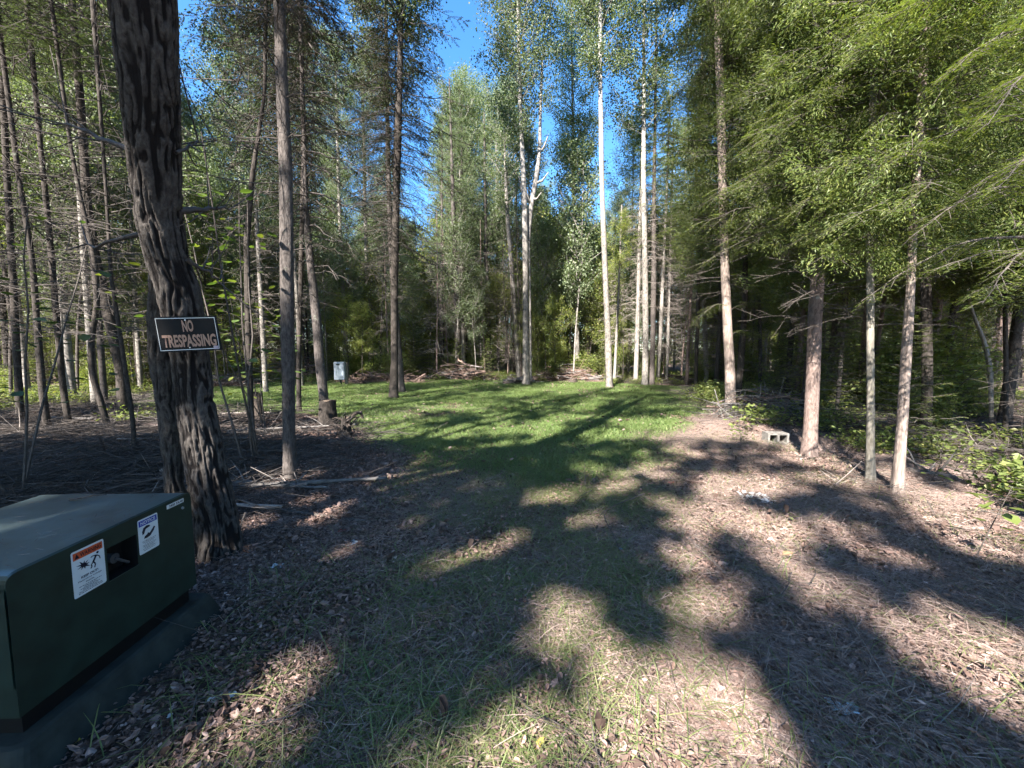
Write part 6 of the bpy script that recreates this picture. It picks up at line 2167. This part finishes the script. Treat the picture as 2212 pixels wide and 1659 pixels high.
# ------------------------------------------------------------------ seedlings and saplings with leaves one can tell apart
def leafy_plant(name, label, cat, x, y, H, n, leaf, mat, seed, spread=.25, stems=1, flat=.25, wide=.8):
    g = np.random.default_rng(seed)
    gz = float(ground_z(x, y))
    rt = thing(name, label, cat, (x, y, gz))
    st, lv = MB(), MB()
    for s in range(stems):
        bx_, by_ = g.normal(0, .02 * stems, 2)
        lean = g.normal(0, .18, 2) * H
        t_ = np.linspace(0, 1, 7)[:, None]
        P = np.array([bx_, by_, -.02]) * (1 - t_) + np.array([bx_ + lean[0], by_ + lean[1], H]) * t_ + np.cumsum(g.normal(0, .008 * H, (7, 3)), 0)
        st.tubes(P, (.0025 + .004 * H) * (1 - t_[:, 0] * .7), 5)
        k_ = n // stems
        tt = g.uniform(.3, 1.0, k_)
        i_ = np.minimum((tt * 6).astype(int), 5)
        o = P[i_] + (P[i_ + 1] - P[i_]) * (tt * 6 - i_)[:, None]
        az = g.random(k_) * 2 * PI
        ln_ = spread * g.uniform(.3, 1, k_) * (1.1 - tt * .5)
        D = np.stack([np.cos(az), np.sin(az), g.uniform(-.1, .4, k_)], 1)
        E = o + D * ln_[:, None]
        st.tubes(np.stack([o, (o + E) / 2 + [0, 0, .01], E], 1), np.full((k_, 3), .0016), 3)
        lv.round_leaves(E, D + g.normal(0, .2, (k_, 3)) + [0, 0, -.3], np.stack([g.normal(0, flat, k_), g.normal(0, flat, k_), np.ones(k_)], 1), leaf * g.uniform(.6, 1.2, k_), leaf * wide * g.uniform(.6, 1.1, k_), .06)
    st.build('stem', M['twig_dead'], rt)
    if n <= 40:
        # leaves large enough to pick apart are pieces of their own
        V, F = np.concatenate(lv.v), lv.f[3][0]
        nl2 = len(V) // 7
        if len(lv.f[3]) > 1:
            nl2 = None
        if nl2:
            for q_ in range(nl2):
                m1 = MB()
                m1.add(V[q_ * 7:q_ * 7 + 7], [(a, (a + 1) % 6, 6) for a in range(6)])
                m1.build('leaf', mat, rt)
            return rt
    lo = lv.build('foliage', mat, rt)
    return rt


x, y = on_ground(2108, 1205)
leafy_plant('seedling', 'sunlit seedling with broad bright leaves at the right edge, in front of the cedar foot', 'plant', x, y, .62, 20, .10, M['leaf_yellow'], 1, .22, 1, .3, .9)
x, y = on_ground(1815, 985)
leafy_plant('seedling', 'small light green seedling left of the slim mossy trunk', 'plant', x, y - 1.2, .30, 14, .09, M['leaf_yellow'], 2, .12, 1, .5, .5)
x, y = on_ground(1585, 935)
leafy_plant('seedling', 'broad-leaved seedling at the foot of the grey-barked cedar', 'plant', x, y, .5, 16, .11, M['shrub'], 3, .25, 1, .3, .9)
x, y = on_ground(2030, 1000)
leafy_plant('seedling', 'leafy seedling behind the stringy-barked trunk', 'plant', x, y, .5, 18, .09, M['shrub'], 4, .25, 2, .3)
x, y = on_ground(1650, 960)
leafy_plant('bushy_seedling', 'small dark leafy bush in front of the concrete block', 'plant', x - .42, y - .05, .32, 60, .06, M['shrub'], 5, .16, 4, .4)
x, y = on_ground(1690, 880)
leafy_plant('sapling', 'light green leafy sapling in the tangle behind the concrete block', 'plant', x, y, 1.1, 150, .075, M['leaf_yellow'], 6, .5, 5, .4)
leafy_plant('sapling', 'pale-leaved sapling behind the cedar trunk', 'plant', 6.9, 9.2, 2.0, 170, .08, M['leaf_yellow'], 7, .6, 4, .4)
leafy_plant('broad_leaved_sapling', 'dim broad-leaved sapling in the left wood whose leaf layers cross the dark trunks', 'sapling', -5.0, 3.9, 2.9, 170, .11, M['leaf_maple'], 8, 1.15, 4, .22, .95)
leafy_plant('broad_leaved_sapling', 'broad-leaved sapling behind the sign tree, its leaves showing right of the trunk', 'sapling', -3.6, 5.1, 3.6, 150, .11, M['leaf_maple'], 9, .8, 4, .3, .95)
leafy_plant('broad_leaved_sapling', 'broad-leaved sapling beyond the sign, its leaves between the thin tree and the mossy tree', 'sapling', -4.6, 7.0, 2.6, 130, .12, M['leaf_maple'], 10, .8, 4, .3, .95)
x, y = on_ground(1845, 1135)
leafy_plant('seedling', 'tiny round-leaved seedling right of the dark strip of shade', 'plant', 2.45, 3.30, .08, 8, .06, M['shrub'], 11, .06, 1, .2, .9)
